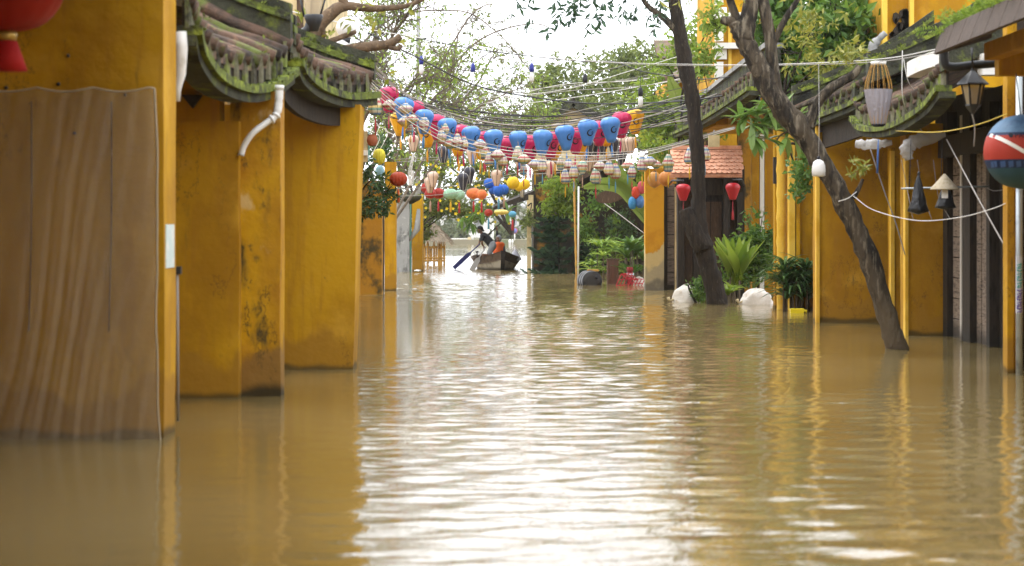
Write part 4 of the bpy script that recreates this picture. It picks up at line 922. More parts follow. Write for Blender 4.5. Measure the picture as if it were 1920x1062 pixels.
strap_plant('low yellow-green leafy plant at the foot of the canna', 1366, 560, dep(567), 9, .38, .1, g_lime, 75, 4, 10, 1.0, .9, 14)

# plumeria leaves on the leaning tree's low branch
t = thing('plumeria_branch', 'plumeria branch with glossy paddle leaves before the streaked yellow wall', 'branch', P(1500, 230, 35).xyz)
rr = random.Random(77); mb = MB()
for q in (((1530, 215), (1470, 222), (1430, 215)), ((1520, 240), (1470, 250), (1455, 265)), ((1510, 205), (1460, 195), (1440, 190))):
    MB().tube(cr(px_path(q, 35), 4), .014, 6).build('stem', m_branch, t)
for px, py in ((1420, 218), (1440, 212), (1455, 245), (1430, 245), (1475, 258), (1410, 235), (1450, 200), (1480, 230), (1440, 262), (1400, 212), (1390, 225), (1415, 258), (1465, 215), (1490, 262), (1500, 215)):
    for k in range(8):
        a = rr.uniform(0, 6.28); mb.strap(P(px, py, 35 + rr.uniform(-.2, .2)), Vector((math.cos(a), rr.uniform(-.5, .5), math.sin(a) * .8 + .25)), .34 * rr.uniform(.8, 1.2), .105, .5, shape=oval)
mb.build('leaves', LEAF('leaf_plumeria', (.10, .20, .03), (.26, .38, .10), .3, .3), t)

# banana leaves
def banana(label, leaves, mat, base, d):
    t = thing('banana_plant', label, 'banana plant', base); ps = MB().tube([(base[0], base[1], -.5), (base[0], base[1], 2.2)], [.13, .07], 9).build('stem', g_banana, t)
    for pts, W in leaves:
        c = cr([P(a, b, d + dd) for a, b, dd in pts], 6); mb = MB(); n = len(c) - 1; vv = []; ff = []
        for i, p in enumerate(c):
            tt = i / n; w = W * (math.sin(math.pi * min(.97, tt * .9 + .08)) ** .6) * (1 + .05 * math.sin(i * 7))
            dirv = (c[min(i + 1, n)] - c[max(0, i - 1)]).normalized(); side = dirv.cross(Vector((0, 1, .25))).normalized(); up = Vector((0, -1, 0))
            vv += [p + side * w / 2 + up * w * .15, p, p - side * w / 2 + up * w * .15]
        for i in range(n): a = i * 3; ff += [(a, a+1, a+4, a+3), (a+1, a+2, a+5, a+4)]
        mb.add(vv, ff, 0, True); mb.tube(c, [lerp(.022, .006, i / n) for i in range(n + 1)], 5); mb.build('leaf', mat, t)
banana('banana plant with long arching leaf behind the striped lanterns', [(((1215, 420, 0), (1170, 358, 0), (1130, 345, 0), (1094, 352, 0)), .36), (((1212, 400, 0), (1180, 352, 0), (1140, 330, 0)), .45), (((1205, 400, .2), (1165, 330, .2), (1150, 300, .2)), .3)], g_banana, P(1216, 540, 60).xyz, 60)
banana('banana plant with tall upright yellow-green leaf beside the yellow lantern', [(((1228, 300, 0), (1230, 250, 0), (1222, 195, 0)), .42), (((1226, 290, 0), (1205, 250, 0), (1196, 230, 0)), .3)], g_banana_y, P(1230, 480, 62).xyz, 62)
banana('banana plant with two broad green leaves either side of the dark trunk', [(((1290, 260, 0), (1275, 200, 0), (1255, 145, 0)), .42), (((1310, 260, 0), (1330, 200, 0), (1360, 158, 0)), .46)], g_banana, P(1300, 480, 57).xyz, 57)

# ferny plants growing on the near right eave
leafy('street_tree', 'unseen dense tree added above the viewer to shade the street walls', (-3.4, 0, -.5), [((-2.2, 4, 6.6), (2.4, 4.0, 1.8), 420), ((.5, -3, 7.4), (3.0, 4, 2.0), 420)], g_mid, 90, .45, .26, limb=.2)  # crown added out of view to hold sky light off the walls
leafy('street_tree', 'second unseen dense tree added above the viewer to shade the street walls', (5.8, 0, -.5), [((3.8, 4.5, 6.6), (2.6, 4.0, 1.8), 420), ((2.5, -9, 7.6), (3.4, 3.5, 2.2), 380)], g_mid, 91, .45, .26, limb=.2)  # another out-of-view crown, added for the same shade
t = thing('eave_weeds', 'feathery light green weeds growing along the brown board eave', 'plant', (4.5, 21, 3.6)); rr = random.Random(81); mb = MB(); sb = MB()
for k in range(130):
    y = rr.uniform(19.0, 23.2); b = Vector((rr.uniform(4.38, 4.75), y, 3.58)); dv = Vector((rr.uniform(-.9, .3), rr.uniform(-.3, .5), rr.uniform(.5, 1.1))).normalized(); L = rr.uniform(.12, .28)
    if y > 22.7 and rr.random() < .5: dv.z *= .2; b.x -= .08
    pts = [b + dv * L * s + Vector((0, 0, -.05 * s * s)) for s in (0, .33, .66, 1)]; sb.tube(pts, .003, 3, cap=False)
    for s in range(12):
        q = pts[0].lerp(pts[3], .15 + .85 * s / 11)
        for sg in (-1, 1):
            dd = (dv * .5 + dv.cross(Vector((0, 1, 0))).normalized() * sg * .8 + rdir(rr) * .3).normalized(); mb.leaf(q, dd, dd.cross(rdir(rr)).normalized(), .055, .018)
sb.build('stems', g_lime, t); mb.build('leaves', g_lime, t)
# ---------------------------------------------------------------- lanterns
PROF = [(.085, -.275), (.098, -.27), (.120, -.20), (.150, -.12), (.175, -.03), (.203, .045), (.222, .10), (.2255, .13), (.220, .165), (.205, .20), (.178, .232), (.14, .256), (.095, .27), (.05, .277)]
def prof_r(z):
    for (r0, z0), (r1, z1) in zip(PROF, PROF[1:]):
        if z0 <= z <= z1: return lerp(r0, r1, (z - z0) / max(1e-6, z1 - z0))
    return .06
def emblem(mb, th0, zc, s):
    """curling wave mark laid on the silk"""
    def pt(u, w):
        z = zc + w * s; r = prof_r(z) * .985 + .005; th = th0 + u * s / r; return (r * math.cos(th), r * math.sin(th), z)
    n = 22; vv = []; ff = []
    for i in range(n + 1):
        t = i / n; a = math.radians(70 + 320 * t); w = .10 + .30 * math.sin(math.pi * min(1, t * 1.05)) ; ro = 1.0 - .12 * t; ri = ro - w
        vv += [pt(ro * math.cos(a), ro * math.sin(a)), pt(ri * math.cos(a), ri * math.sin(a))]
    for i in range(n): ff.append((2*i, 2*i+1, 2*i+3, 2*i+2))
    mb.add(vv, ff)
    for (a0, r0) in ((0, .75), (25, .9), (345, .62)):
        a = math.radians(a0); mb.add([pt(r0 * math.cos(a), r0 * math.sin(a)), pt((r0 - .35) * math.cos(a + .5), (r0 - .35) * math.sin(a + .5)), pt((r0 - .30) * math.cos(a - .1), (r0 - .30) * math.sin(a - .1))], [(0, 1, 2)])
m_gold = MAT('brass_ring', (.45, .30, .08), .4, metal=.5)
m_black = MAT('black_print', (.012, .012, .02), .7)
def silk_proto(col, name):
    m = SILK('silk_' + name, col); t = thing('silk_lantern', 'x', 'lantern')
    MB().lathe(PROF, n=60, rib=.055, ribs=10).build('shade', m, t)
    MB().lathe([(.05, .268), (.055, .285), (.03, .29)], n=12).build('top_ring', m_black, t)
    MB().lathe([(.04, -.295), (.078, -.29), (.078, -.272)], n=12).build('bottom_ring', m, t)
    mb = MB(); emblem(mb, -math.pi / 2 + .35, -.015, .078); mb.build('emblem', m_black, t)
    MB().tube([(0, 0, .28), (.01, 0, .36), (0, 0, .42)], .004, 4).build('hook', m_wire_k, t)
    mb = MB(); mb.tube([(0, 0, -.29), (0, 0, -.36)], .005, 4); mb.lathe([(.018, -.62), (.022, -.5), (.016, -.38), (.01, -.355)], n=8); mb.build('tassel', m, t)
    return freeze(t)
blue, red, yel = silk_proto((.085, .27, .66), 'sky_blue'), silk_proto((.62, .02, .12), 'magenta_red'), silk_proto((.85, .46, .01), 'golden_yellow')
BL = [(757, 207), (795, 228), (839, 245), (884, 260), (926, 266), (972, 268), (1017, 267), (1060, 258), (1102, 248), (1145, 243)]
RD = [(729, 187), (777, 213), (820, 238), (866, 258), (908, 270), (952, 278), (993, 279), (1031, 272), (1079, 264), (1124, 250), (1165, 234)]
YL = [(749, 232), (801, 252), (858, 268), (903, 277), (945, 282), (990, 284), (1040, 277), (1088, 268), (1137, 252), (1190, 228)]
for i, (x, y) in enumerate(BL): place(blue, P(x, y, 52 + R.uniform(-.05, .05)), R.uniform(-.5, .6), label='%s sky-blue silk lantern from the left in the front row' % NTH[i], group='blue silk lanterns', ry=R.uniform(-.09, .09), rx=R.uniform(-.08, .08), sc=R.uniform(.98, 1.12))
for i, (x, y) in enumerate(RD): place(red, P(x, y, 53.1 + R.uniform(-.05, .05)), R.uniform(-.5, .6), label='%s magenta-red silk lantern from the left behind the blue row' % NTH[i], group='red silk lanterns', ry=R.uniform(-.09, .09), rx=R.uniform(-.08, .08), sc=R.uniform(.98, 1.12))
for i, (x, y) in enumerate(YL): place(yel, P(x, y, 54.2 + R.uniform(-.05, .05)), R.uniform(-.5, .6), label='%s golden-yellow silk lantern from the left in the rearmost row' % NTH[i], group='yellow silk lanterns', ry=R.uniform(-.09, .09), rx=R.uniform(-.08, .08), sc=R.uniform(.98, 1.12))

def stripes(name, cols, z0, z1):
    m = bpy.data.materials.new(name); m.use_nodes = True; t = m.node_tree; b = t.nodes['Principled BSDF']; b.inputs['Roughness'].default_value = .8
    tc = _n(t, 'ShaderNodeTexCoord'); sp = _n(t, 'ShaderNodeSeparateXYZ'); t.links.new(tc.outputs['Object'], sp.inputs[0])
    mr = _n(t, 'ShaderNodeMapRange'); mr.inputs['From Min'].default_value = z0; mr.inputs['From Max'].default_value = z1; t.links.new(sp.outputs[2], mr.inputs[0])
    rpn = _n(t, 'ShaderNodeValToRGB'); rpn.color_ramp.interpolation = 'CONSTANT'; el = rpn.color_ramp.elements
    el[0].color = (*cols[0], 1); el[1].position = 1 / len(cols); el[1].color = (*cols[1], 1)
    for i, c in enumerate(cols[2:]): e = el.new((i + 2) / len(cols)); e.color = (*c, 1)
    t.links.new(mr.outputs[0], rpn.inputs[0])
    wv = _n(t, 'ShaderNodeTexNoise'); wv.inputs['Scale'].default_value = 40; t.links.new(tc.outputs['Object'], wv.inputs[0])
    c = mixc(t, ramp(t, wv.outputs[0], .4, .7), rpn.outputs[0], (.62, .58, .48)); 
    mm = _n(t, 'ShaderNodeMix'); mm.data_type = 'RGBA'; mm.inputs[0].default_value = .3; t.links.new(rpn.outputs[0], mm.inputs[6]); t.links.new(c, mm.inputs[7])
    t.links.new(mm.outputs[2], b.inputs['Base Color']); return m
cr_, rd_, tl_, bl_, yl_, pk_ = (.60, .55, .43), (.42, .07, .08), (.16, .34, .28), (.10, .22, .42), (.62, .46, .14), (.5, .3, .35)
S1 = [bl_, cr_, tl_, yl_, cr_, rd_, cr_, tl_, cr_]; S2 = [rd_, cr_, yl_, cr_, pk_, cr_, bl_, cr_, rd_]; S3 = [yl_, bl_, cr_, rd_, cr_, pk_, cr_, bl_, cr_]
def woven(kind, cols, idx, rib_c):
    t = thing('woven_lantern', 'x', 'lantern'); m = stripes('woven_%s_%d' % (kind, idx), cols, -.19, .19)
    pr = {'gourd': [(.06, -.185), (.1, -.165), (.132, -.10), (.13, -.04), (.105, .04), (.07, .12), (.045, .18)],
          'disc': [(.04, -.12), (.075, -.09), (.17, -.015), (.175, .005), (.10, .075), (.045, .12)],
          'drum': [(.055, -.19), (.09, -.17), (.10, -.06), (.125, -.045), (.125, .02), (.10, .05), (.085, .10), (.05, .16), (.035, .185)],
          'top': [(.035, -.17), (.06, -.14), (.12, 0), (.13, .06), (.11, .12), (.06, .17)]}[kind]
    MB().lathe(pr, n=24, rib=.06, ribs=8).build('shade', m, t)
    z1, z0 = pr[-1][1], pr[0][1]
    for k in range(8): a = k * math.pi / 4; MB().tube([(r * 1.01 * math.cos(a), r * 1.01 * math.sin(a), z) for r, z in pr], .0035, 3).build('rib', m_wood, t)
    MB().tube([(0, 0, z1), (.008, 0, z1 + .05), (0, 0, z1 + .1)], .006, 4).build('hook', m_gold, t)
    MB().lathe([(.012, z0 - .33), (.018, z0 - .2), (.012, z0 - .1), (.004, z0 - .05), (.004, z0)], n=6).build('tassel', rib_c, t)
    return freeze(t)
ribc = [MAT('red_ribbon', (.45, .04, .05), .7), MAT('blue_ribbon', (.10, .28, .40), .7), MAT('yellow_ribbon', (.70, .42, .03), .7), MAT('tan_ribbon', (.42, .28, .2), .7)]
WL = [(704, 196, 'gourd', 1.35), (730, 197, 'disc', 1), (761, 204, 'disc', 1), (759, 228, 'disc', 1.05), (773, 224, 'disc', 1), (770, 240, 'gourd', .7), (795, 235, 'top', 1.1), (828, 256, 'drum', 1), (835, 243, 'drum', .8), (844, 270, 'disc', 1), (858, 266, 'drum', 1), (870, 267, 'gourd', .8),
      (900, 271, 'disc', 1), (907, 284, 'gourd', 1), (917, 298, 'gourd', .9), (933, 291, 'disc', 1.1), (943, 299, 'gourd', .85), (971, 289, 'gourd', 1), (982, 299, 'disc', 1), (982, 318, 'drum', .8), (1003, 309, 'disc', 1.05), (1017, 309, 'gourd', .9), (1051, 306, 'drum', .9), (1066, 311, 'drum', 1),
      (1060, 331, 'gourd', .95), (1076, 321, 'gourd', .9), (1092, 315, 'top', .95), (1117, 330, 'gourd', 1.05), (1125, 312, 'disc', .9), (1142, 314, 'gourd', 1), (1154, 321, 'gourd', 1), (1177, 311, 'disc', .95), (1185, 323, 'drum', .9), (1204, 307, 'gourd', 1), (1218, 303, 'disc', .95), (1230, 309, 'disc', .9), (1253, 306, 'drum', 1.05), (1293, 292, 'gourd', 1.05), (1314, 286, 'gourd', .95), (1322, 288, 'gourd', 1)]
WP = {}; NEED = {(w[2], (i * 2 + i // 3) % 3) for i, w in enumerate(WL)}
for i, k in enumerate(('gourd', 'disc', 'drum', 'top')):
    for j, S in enumerate((S1, S2, S3)):
      if (k, j) in NEED: WP[k, j] = woven(k, S, j, ribc[(i + j) % 4])
KN = {'gourd': 'bell-shaped', 'disc': 'saucer-shaped', 'drum': 'two-tiered', 'top': 'spindle-shaped'}; cnt = {}
for i, (x, y, k, s) in enumerate(WL):
    cnt[k] = cnt.get(k, 0) + 1
    place(WP[k, (i * 2 + i // 3) % 3], P(x, y, 47.5 + R.uniform(-.5, .5)), R.uniform(0, 3), s * .88 * R.uniform(.93, 1.07), '%s %s striped woven lantern counted from the left along the pale cables' % (NTH[cnt[k] - 1] if cnt[k] <= 20 else str(cnt[k]) + 'th', KN[k]), 'striped woven lanterns')

# small paper teardrops with dark ribs
def teardrop(name, c, ribm, catname='paper_lantern'):
    t = thing(catname, 'x', 'lantern'); MB().lathe([(r * .62, z * .72) for r, z in PROF], n=20).build('shade', MAT('paper_' + name, c, .6, trans=.25), t)
    for k in range(6): a = k * math.pi / 3 + .3; MB().tube([(r * .63 * math.cos(a), r * .63 * math.sin(a), z * .72) for r, z in PROF], .006, 3).build('rib', ribm, t)
    return freeze(t)
pw, pk = teardrop('peach_white', (.74, .56, .44), MAT('rib_dark', (.08, .05, .05), .7)), teardrop('charcoal', (.055, .055, .075), MAT('rib_pale', (.6, .58, .55), .7))
PWL = [(775, 269), (812, 337), (806, 347), (885, 293), (894, 282), (973, 300), (994, 271), (1048, 270), (1095, 292), (1103, 306), (1170, 271), (1182, 273), (1031, 318), (1112, 300), (931, 334), (938, 287)]
PKL = [(831, 290), (880, 329), (868, 341), (944, 282), (1042, 292), (1105, 277), (1116, 275), (1130, 275), (1151, 276), (1034, 300), (1165, 294), (990, 268)]
for i, (x, y) in enumerate(PWL): place(pw, P(x, y, 58 + R.uniform(-1, 1)), R.uniform(0, 3), 1.05, '%s peach-white teardrop paper lantern counted from the left' % NTH[i], 'peach-white paper lanterns')
for i, (x, y) in enumerate(PKL): place(pk, P(x, y, 58.5 + R.uniform(-1, 1)), R.uniform(0, 3), 1.1, '%s charcoal teardrop paper lantern with pale ribs counted from the left' % NTH[i], 'charcoal paper lanterns')

def round_lantern(x, y, d, rpx, hpx, col, label, tass=None, ribs=14, name='round_lantern', shape=1.0, rz=0, patt=None, tl=.3):
    r, hh = rpx / F * d, hpx / F * d; p = P(x, y, d); t = thing(name, label, 'lantern', p)
    pr = []
    for k in range(13):
        a = -math.pi / 2 * .93 + math.pi * .93 * k / 12; pr.append((r * max(.14, math.cos(a) ** shape), hh * math.sin(a)))
    MB().lathe(pr, p, n=ribs * 4, rib=.075, ribs=ribs).build('shade', patt or MAT('lantern_silk', col, .5, trans=.2, spots=[(tuple(min(1, c * 1.5 + .02) for c in col), 4, .5, .75)]), t)
    MB().lathe([(r * .2, hh * .98), (r * .2, hh * 1.08)], p, 12).build('top_ring', m_black, t); MB().lathe([(r * .2, -hh * 1.08), (r * .2, -hh * .98)], p, 12).build('bottom_ring', m_gold, t)
    MB().tube([p + Vector((0, 0, hh * 1.05)), p + Vector((.01, 0, hh * 1.5)), p + Vector((0, 0, hh * 1.9))], .004, 4).build('hook', m_wire_k, t)
    if tass: MB().lathe([(.03 * tl / .3, -hh - tl - .05), (.024, -hh - .1), (.008, -hh - .05)], p, 8).build('tassel', tass, t)
    return t
rr_, or_, ye_, bl2, gr_ = (.38, .03, .02), (.75, .20, .06), (.78, .52, .02), (.03, .14, .55), (.32, .52, .36)
round_lantern(747, 336, 50, 17, 14, (.40, .05, .015), 'large plain red-brown round lantern with orange tassel beside the leafy shrub', MAT('orange_tassel', (.6, .10, .02), .7))
round_lantern(711, 294, 51, 12, 15, (.62, .55, .04), 'lime-yellow drop lantern under the hanging clay pot', shape=.7)
round_lantern(712, 322, 51.5, 9, 12, (.28, .48, .55), 'pale blue lantern half hidden in the leafy shrub')
for x, y, a, b, c, l in ((802, 353, 13, 11, rr_, 'upper red squat lantern left of the green one'), (822, 363, 12, 10, rr_, 'red squat lantern with gold writing right in its cluster of three'), (807, 364, 11, 9, rr_, 'lowest red squat lantern in the cluster of three'),
    (845, 364, 14, 10, gr_, 'green-white ribbed squat lantern'), (861, 366, 11, 10, gr_, 'green-white ribbed squat lantern half behind its twin'), (888, 363, 14, 10.5, or_, 'orange-white ribbed squat lantern'), (903, 365, 10, 9.5, or_, 'orange-white ribbed squat lantern overlapping its larger twin'),
    (917, 344, 10, 10, bl2, 'royal-blue round lantern uppermost in the blue cluster'), (935, 357, 11, 12, bl2, 'royal-blue lantern lowest in the blue cluster'), (945, 356, 9, 10, bl2, 'royal-blue lantern on the right of the blue cluster'), (925, 355, 9, 10, bl2, 'royal-blue lantern on the left of the blue cluster'),
    (962, 343, 12, 12, ye_, 'large yellow round lantern beside the black street lamp'), (973, 350, 9, 9, ye_, 'middle yellow round lantern in its cluster'), (985, 346, 9, 10, ye_, 'yellow round lantern behind the black street lamp'),
    (916, 399, 8, 7, (.4, .04, .02), 'small dark red lantern above the rower'), (961, 402, 7.5, 6, (.12, .38, .55), 'small light blue lantern under the slanted awning')):
    round_lantern(x, y, 62 + R.uniform(-1, 1), a, b, c, l, ribc[R.randint(0, 3)] if y > 355 else None)
for x, y, l in ((940, 398, 'faded yellow'), ): round_lantern(x, y, 66, 14, 5, (.7, .55, .15), 'flat faded yellow lantern cloth under the slanted awning end')
round_lantern(1227, 337, 53, 13, 15, (.55, .27, .07), 'amber round lantern hanging in front of the peeling yellow pillar', ribs=10)
round_lantern(1250, 335, 52.6, 15.5, 14.5, (.60, .24, .06), 'larger orange round lantern hanging right of the amber one', ribs=10)
for x, y, l in ((1281, 361, 'left'), (1374, 359, 'right')):
    p = P(x, y, 49.2); t = thing('red_lantern', 'glossy red tapered lantern on the %s of the timber gate' % l, 'lantern', p, 'red lanterns at the gate'); m = SILK('gate_red_' + l, (.55, .018, .03))
    MB().lathe([(r * .72, z * .66) for r, z in PROF], p, 24, rib=.03, ribs=8).build('shade', m, t); MB().tube([p + V(0, 0, .18), p + V(0, 0, .32)], .005, 4).build('hook', m_wire_k, t)
    MB().tube([p + V(0, 0, .25), p + V(.22 if l == 'right' else -.22, .3, .26), p + V(.3 if l == 'right' else -.3, .5, .14)], .022, 6).build('bracket', m_iron, t)
    MB().lathe([(.03, -.62), (.022, -.46), (.006, -.4), (.005, -.18)], p, 8).build('tassel', ribc[0], t)
for x, y, c, l in ((1192, 362, (.6, .07, .03), 'red-orange lantern half hidden by the banana leaf'), (1203, 352, (.6, .10, .12), 'pinkish lantern left of the yellow pillar'), (1186, 381, (.05, .25, .5), 'blue lantern under the banana leaf'), (1200, 379, (.08, .2, .45), 'dark blue lantern left of the yellow pillar')):
    round_lantern(x, y, 58, 8, 12, c, l, shape=.8)

# big red lantern, upper left, and big striped ball lantern, right
p = P(8, -45, 14.2); t = thing('red_lantern', 'large red cloth lantern with gold pattern hanging at the nearest yellow wall', 'lantern', p)
k = 14.2 / F; m_bigred = MAT('red_brocade', (.34, .012, .006), .5, world=False, trans=.15, spots=[((.45, .20, .04), 5, .60, .66), ((.2, .006, .004), 2, .5, .7)])
MB().lathe([(118 * k * max(.12, math.cos(a) ** .75), 105 * k * math.sin(a)) for a in [-1.5 + 3 * i / 16 for i in range(17)]], p, 48, rib=.03, ribs=16).build('shade', m_bigred, t)
MB().lathe([(22 * k, -122 * k), (24 * k, -112 * k), (22 * k, -104 * k)], p, 16).build('collar', m_gold, t)
MB().lathe([(44 * k, -178 * k), (34 * k, -150 * k), (24 * k, -122 * k)], p, 24, rib=.06, ribs=12).build('skirt', MAT('red_skirt', (.36, .008, .006), .8), t)
MB().tube([p + V(0, 0, 104 * k), p + V(0, 0, 190 * k)], .008, 5).build('hook', m_wire_k, t)
p = P(1914, 285, 21.4); r0 = 70 * 21.4 / F; t = thing('striped_ball_lantern', 'large ball lantern in red and blue panels with white diagonal stripes', 'lantern', p)
sp_ = [(.30, .42, .50), (.03, .06, .13), (.46, .045, .02), (.02, .04, .10), (.03, .10, .16)]
def ballz(z): return math.sqrt(max(0, r0 * r0 - z * z))
def ball_band(z0, z1, mat, nm):
    MB().lathe([(ballz(lerp(z0, z1, i / 6)), lerp(z0, z1, i / 6)) for i in range(7)], p, 48, rib=.02, ribs=12, cap=False).build(nm, mat, t)
bm = [MAT('ball_pale_blue', (.13, .24, .38), .55, spots=[((.06, .12, .22), 3, .5, .7)], trans=.2), MAT('ball_navy', (.02, .035, .09), .55, trans=.1), MAT('ball_red', (.46, .05, .03), .55, spots=[((.34, .03, .02), 4, .5, .7)], trans=.2), MAT('ball_teal', (.03, .085, .12), .6, trans=.1)]
ball_band(-r0 * .999, -r0 * .45, bm[3], 'lower_panel'); ball_band(-r0 * .45, -r0 * .22, bm[1], 'navy_band'); ball_band(-r0 * .22, r0 * .42, bm[2], 'red_panel'); ball_band(r0 * .42, r0 * .50, bm[1], 'navy_line'); ball_band(r0 * .50, r0 * .999, bm[0], 'upper_panel')
def onball(px, py, o=.004):
    x, z = (px - 1914) * 21.4 / F, (285 - py) * 21.4 / F; return p + Vector((x, -math.sqrt(max(.0001, r0 * r0 - x * x - z * z)) - o, z))
def ballstrip(a, b, w, mat, nm, n=10):
    vv = []; ff = []; dx, dy = b[0] - a[0], b[1] - a[1]; L = math.hypot(dx, dy); nx, ny = -dy / L * w / 2, dx / L * w / 2
    for i in range(n + 1):
        x, y = lerp(a[0], b[0], i / n), lerp(a[1], b[1], i / n); vv += [onball(x + nx, y + ny), onball(x - nx, y - ny)]
    MB().add(vv, [(2*i, 2*i+1, 2*i+3, 2*i+2) for i in range(n)]).build(nm, mat, t)
ballstrip((1853, 254), (1925, 300), 7, m_white, 'white_stripe'); ballstrip((1911, 252), (1960, 282), 7, m_white, 'white_stripe')
for i in range(6): ballstrip((1856 + i * 13, 304), (1858 + i * 13, 315), 8, MAT('blue_patch', (.05, .10, .24), .6), 'blue_patch', 3)
cu = bpy.data.curves.new('txt', 'FONT'); cu.body = 'PAL'; cu.size = 1; to = bpy.data.objects.new('txt', cu); COL.objects.link(to)
dg = bpy.context.evaluated_depsgraph_get(); me = to.evaluated_get(dg).to_mesh()
vv = [onball(1889 + v.co.x * 13, 261 - v.co.y * 13, .005) for v in me.vertices]; ff = [tuple(q.vertices) for q in me.polygons]
MB().add(vv, ff).build('lettering', m_black, t); bpy.data.objects.remove(to)
MB().add([onball(1883 + 4 * math.cos(i * .524), 256 - 4.5 * math.sin(i * .524), .005) for i in range(12)], [tuple(range(12))]).build('round_mark', m_black, t)
MB().tube([p + V(0, 0, r0), p + V(0, .2, r0 + .4)], .006, 5).build('hook', m_wire_k, t)

# wrapped, half-collapsed lantern frame under the cables on the right
p = P(1647, 176, 27); k = 27 / F; t = thing('wrapped_lantern', 'half-collapsed ribbed lantern wrapped in silvery plastic under the pale cables', 'lantern', p)
prf = [(13, -58), (15, -52), (22, -20), (26, 8), (24, 22), (17, 46), (13, 56)]
for i in range(14): a = i * math.pi / 7; MB().tube([(p.x + r * k * math.cos(a), p.y + r * k * math.sin(a), p.z + z * k) for r, z in prf], .004, 4).build('rib', m_bamboo, t)
mb = MB(); mb.lathe([(r * k * 1.04, z * k) for r, z in prf if z < 12], p, 42, rib=.16, ribs=14, cap=False); mb.build('wrapping', MAT('silver_grey_film', (.36, .34, .38), .35, spec=.5, metal=.25, alpha=.85, bump=(30, .6)), t)
MB().lathe([(14 * k, 54 * k), (15 * k, 60 * k), (10 * k, 61 * k)], p, 16).build('top_ring', m_white, t); MB().lathe([(9 * k, -62 * k), (14 * k, -57 * k)], p, 12).build('bottom_ring', m_black, t)
q = P(1647, 262, 27); MB().tube([q, P(1646, 290, 27), P(1645, 325, 27)], [.006, .012, .014], 6).build('ribbon', MAT('blue_tie', (.06, .13, .32), .7), t)

# ---------------------------------------------------------------- cables
def wire(pts, mat, w, label, cat='cable', group=None, name='overhead_cable', sag=0):
    c = cr([P(*q) for q in pts], 8); return single(name, MB().tube(c, w, 5), mat, label, cat, group)
wire([(500, 12, 30), (600, 34, 36), (690, 55, 44), (790, 72, 52)], m_wire_w, .010, 'thin white cable running from above the mossy eave to the string lights')
wire([(690, 62, 45), (790, 112, 49), (890, 160, 52), (1000, 183, 52), (1100, 194, 51), (1200, 194, 50), (1300, 188, 48), (1400, 172, 46), (1470, 160, 42)], m_wire_k, .017, 'thick black cable sagging across the street above the lantern rows')
SL = [(780, 72, 54), (888, 92, 53), (997, 106, 52), (1097, 116, 51), (1150, 116, 50), (1203, 134, 49), (1250, 142, 48.5), (1310, 149, 48), (1390, 142, 46), (1425, 134, 44)]
wire(SL, m_wire_k, .012, 'black string-light cable with hanging lamp holders below the sky', 'string light')
wire([(1000, 106, 50), (1150, 117, 46), (1300, 121, 42), (1450, 121, 36), (1640, 112, 28), (1760, 92, 23.6)], m_wire_w, .005, 'upper of the paired pale cables crossing in front of both tree trunks')
wire([(1050, 112, 50), (1200, 121, 45), (1350, 124, 40), (1500, 122, 34), (1645, 116, 27), (1762, 98, 23.6)], m_wire_g, .005, 'lower of the paired pale cables crossing in front of both tree trunks')
for i in range(4):
    o = i * 6
    wire([(686, 140 + o, 44), (730, 180 + o, 45), (780, 216 + o * 1.1, 46), (860, 256 + o * 1.2, 47), (960, 278 + o, 47.5), (1080, 286 + o, 47.5), (1190, 284 + o * .6, 47), (1270, 268 + o * .4, 46.5), (1345, 246 + o * .3, 46), (1378, 238 + o * .2, 45.5)], m_wire_w if i % 2 else m_wire_g, .009,
         'one of the pale cables carrying the small striped lanterns', 'cable', 'pale lantern cables')
rr = random.Random(91)
for i in range(24):
    y0 = rr.uniform(90, 215); y1 = rr.uniform(205, 262); ym = rr.uniform(215, 262); y2 = ym - rr.uniform(5, 30); y3 = rr.uniform(120, 215); d0 = rr.uniform(51, 57)
    wire([(680, y0, d0 - 3), (770, lerp(y0, ym, .55), d0), (900, ym - 8, d0), (1040, ym, d0), (1180, y2, d0), (1330, lerp(y2, y3, .6), d0 - 2), (1400, y3, d0 - 5)], m_wire_k if i % 3 else m_wire_g, rr.uniform(.006, .012), 'one of the dark wires in the tangle strung above the silk lanterns', 'cable', 'tangled dark wires')
for i in range(7):
    y0 = rr.uniform(60, 150); y1 = rr.uniform(140, 240); d0 = rr.uniform(60, 66)
    wire([(900, y1 + 30, d0), (1050, y1 + rr.uniform(-10, 20), d0), (1200, lerp(y1, y0, .5) + 6, d0 - 2), (1360, y0 - 10, d0 - 8)], m_wire_g if i % 2 else m_wire_w, .009, 'one of the slack grey wires rising to the yellow upper storey', 'cable', 'wires rising to the yellow building')
for i in range(4):
    y0 = rr.uniform(240, 330)
    wire([(740, y0 + 40, 60), (850, y0 + 34, 61), (960, y0 + rr.uniform(0, 30), 61), (1080, y0 + rr.uniform(-10, 20), 60)], m_wire_g, .008, 'one of the low slack wires carrying the round lanterns', 'cable', 'low lantern wires')
for i in range(6):
    y = 45 + i * 38
    wire([(900, y + rr.uniform(-10, 15), 76), (1010, y + rr.uniform(-4, 20), 75), (1120, y + rr.uniform(-10, 15), 74), (1280, y - 30, 70)], m_wire_g, .007, 'one of the faint thin wires against the pale sky', 'cable', 'faint sky wires')
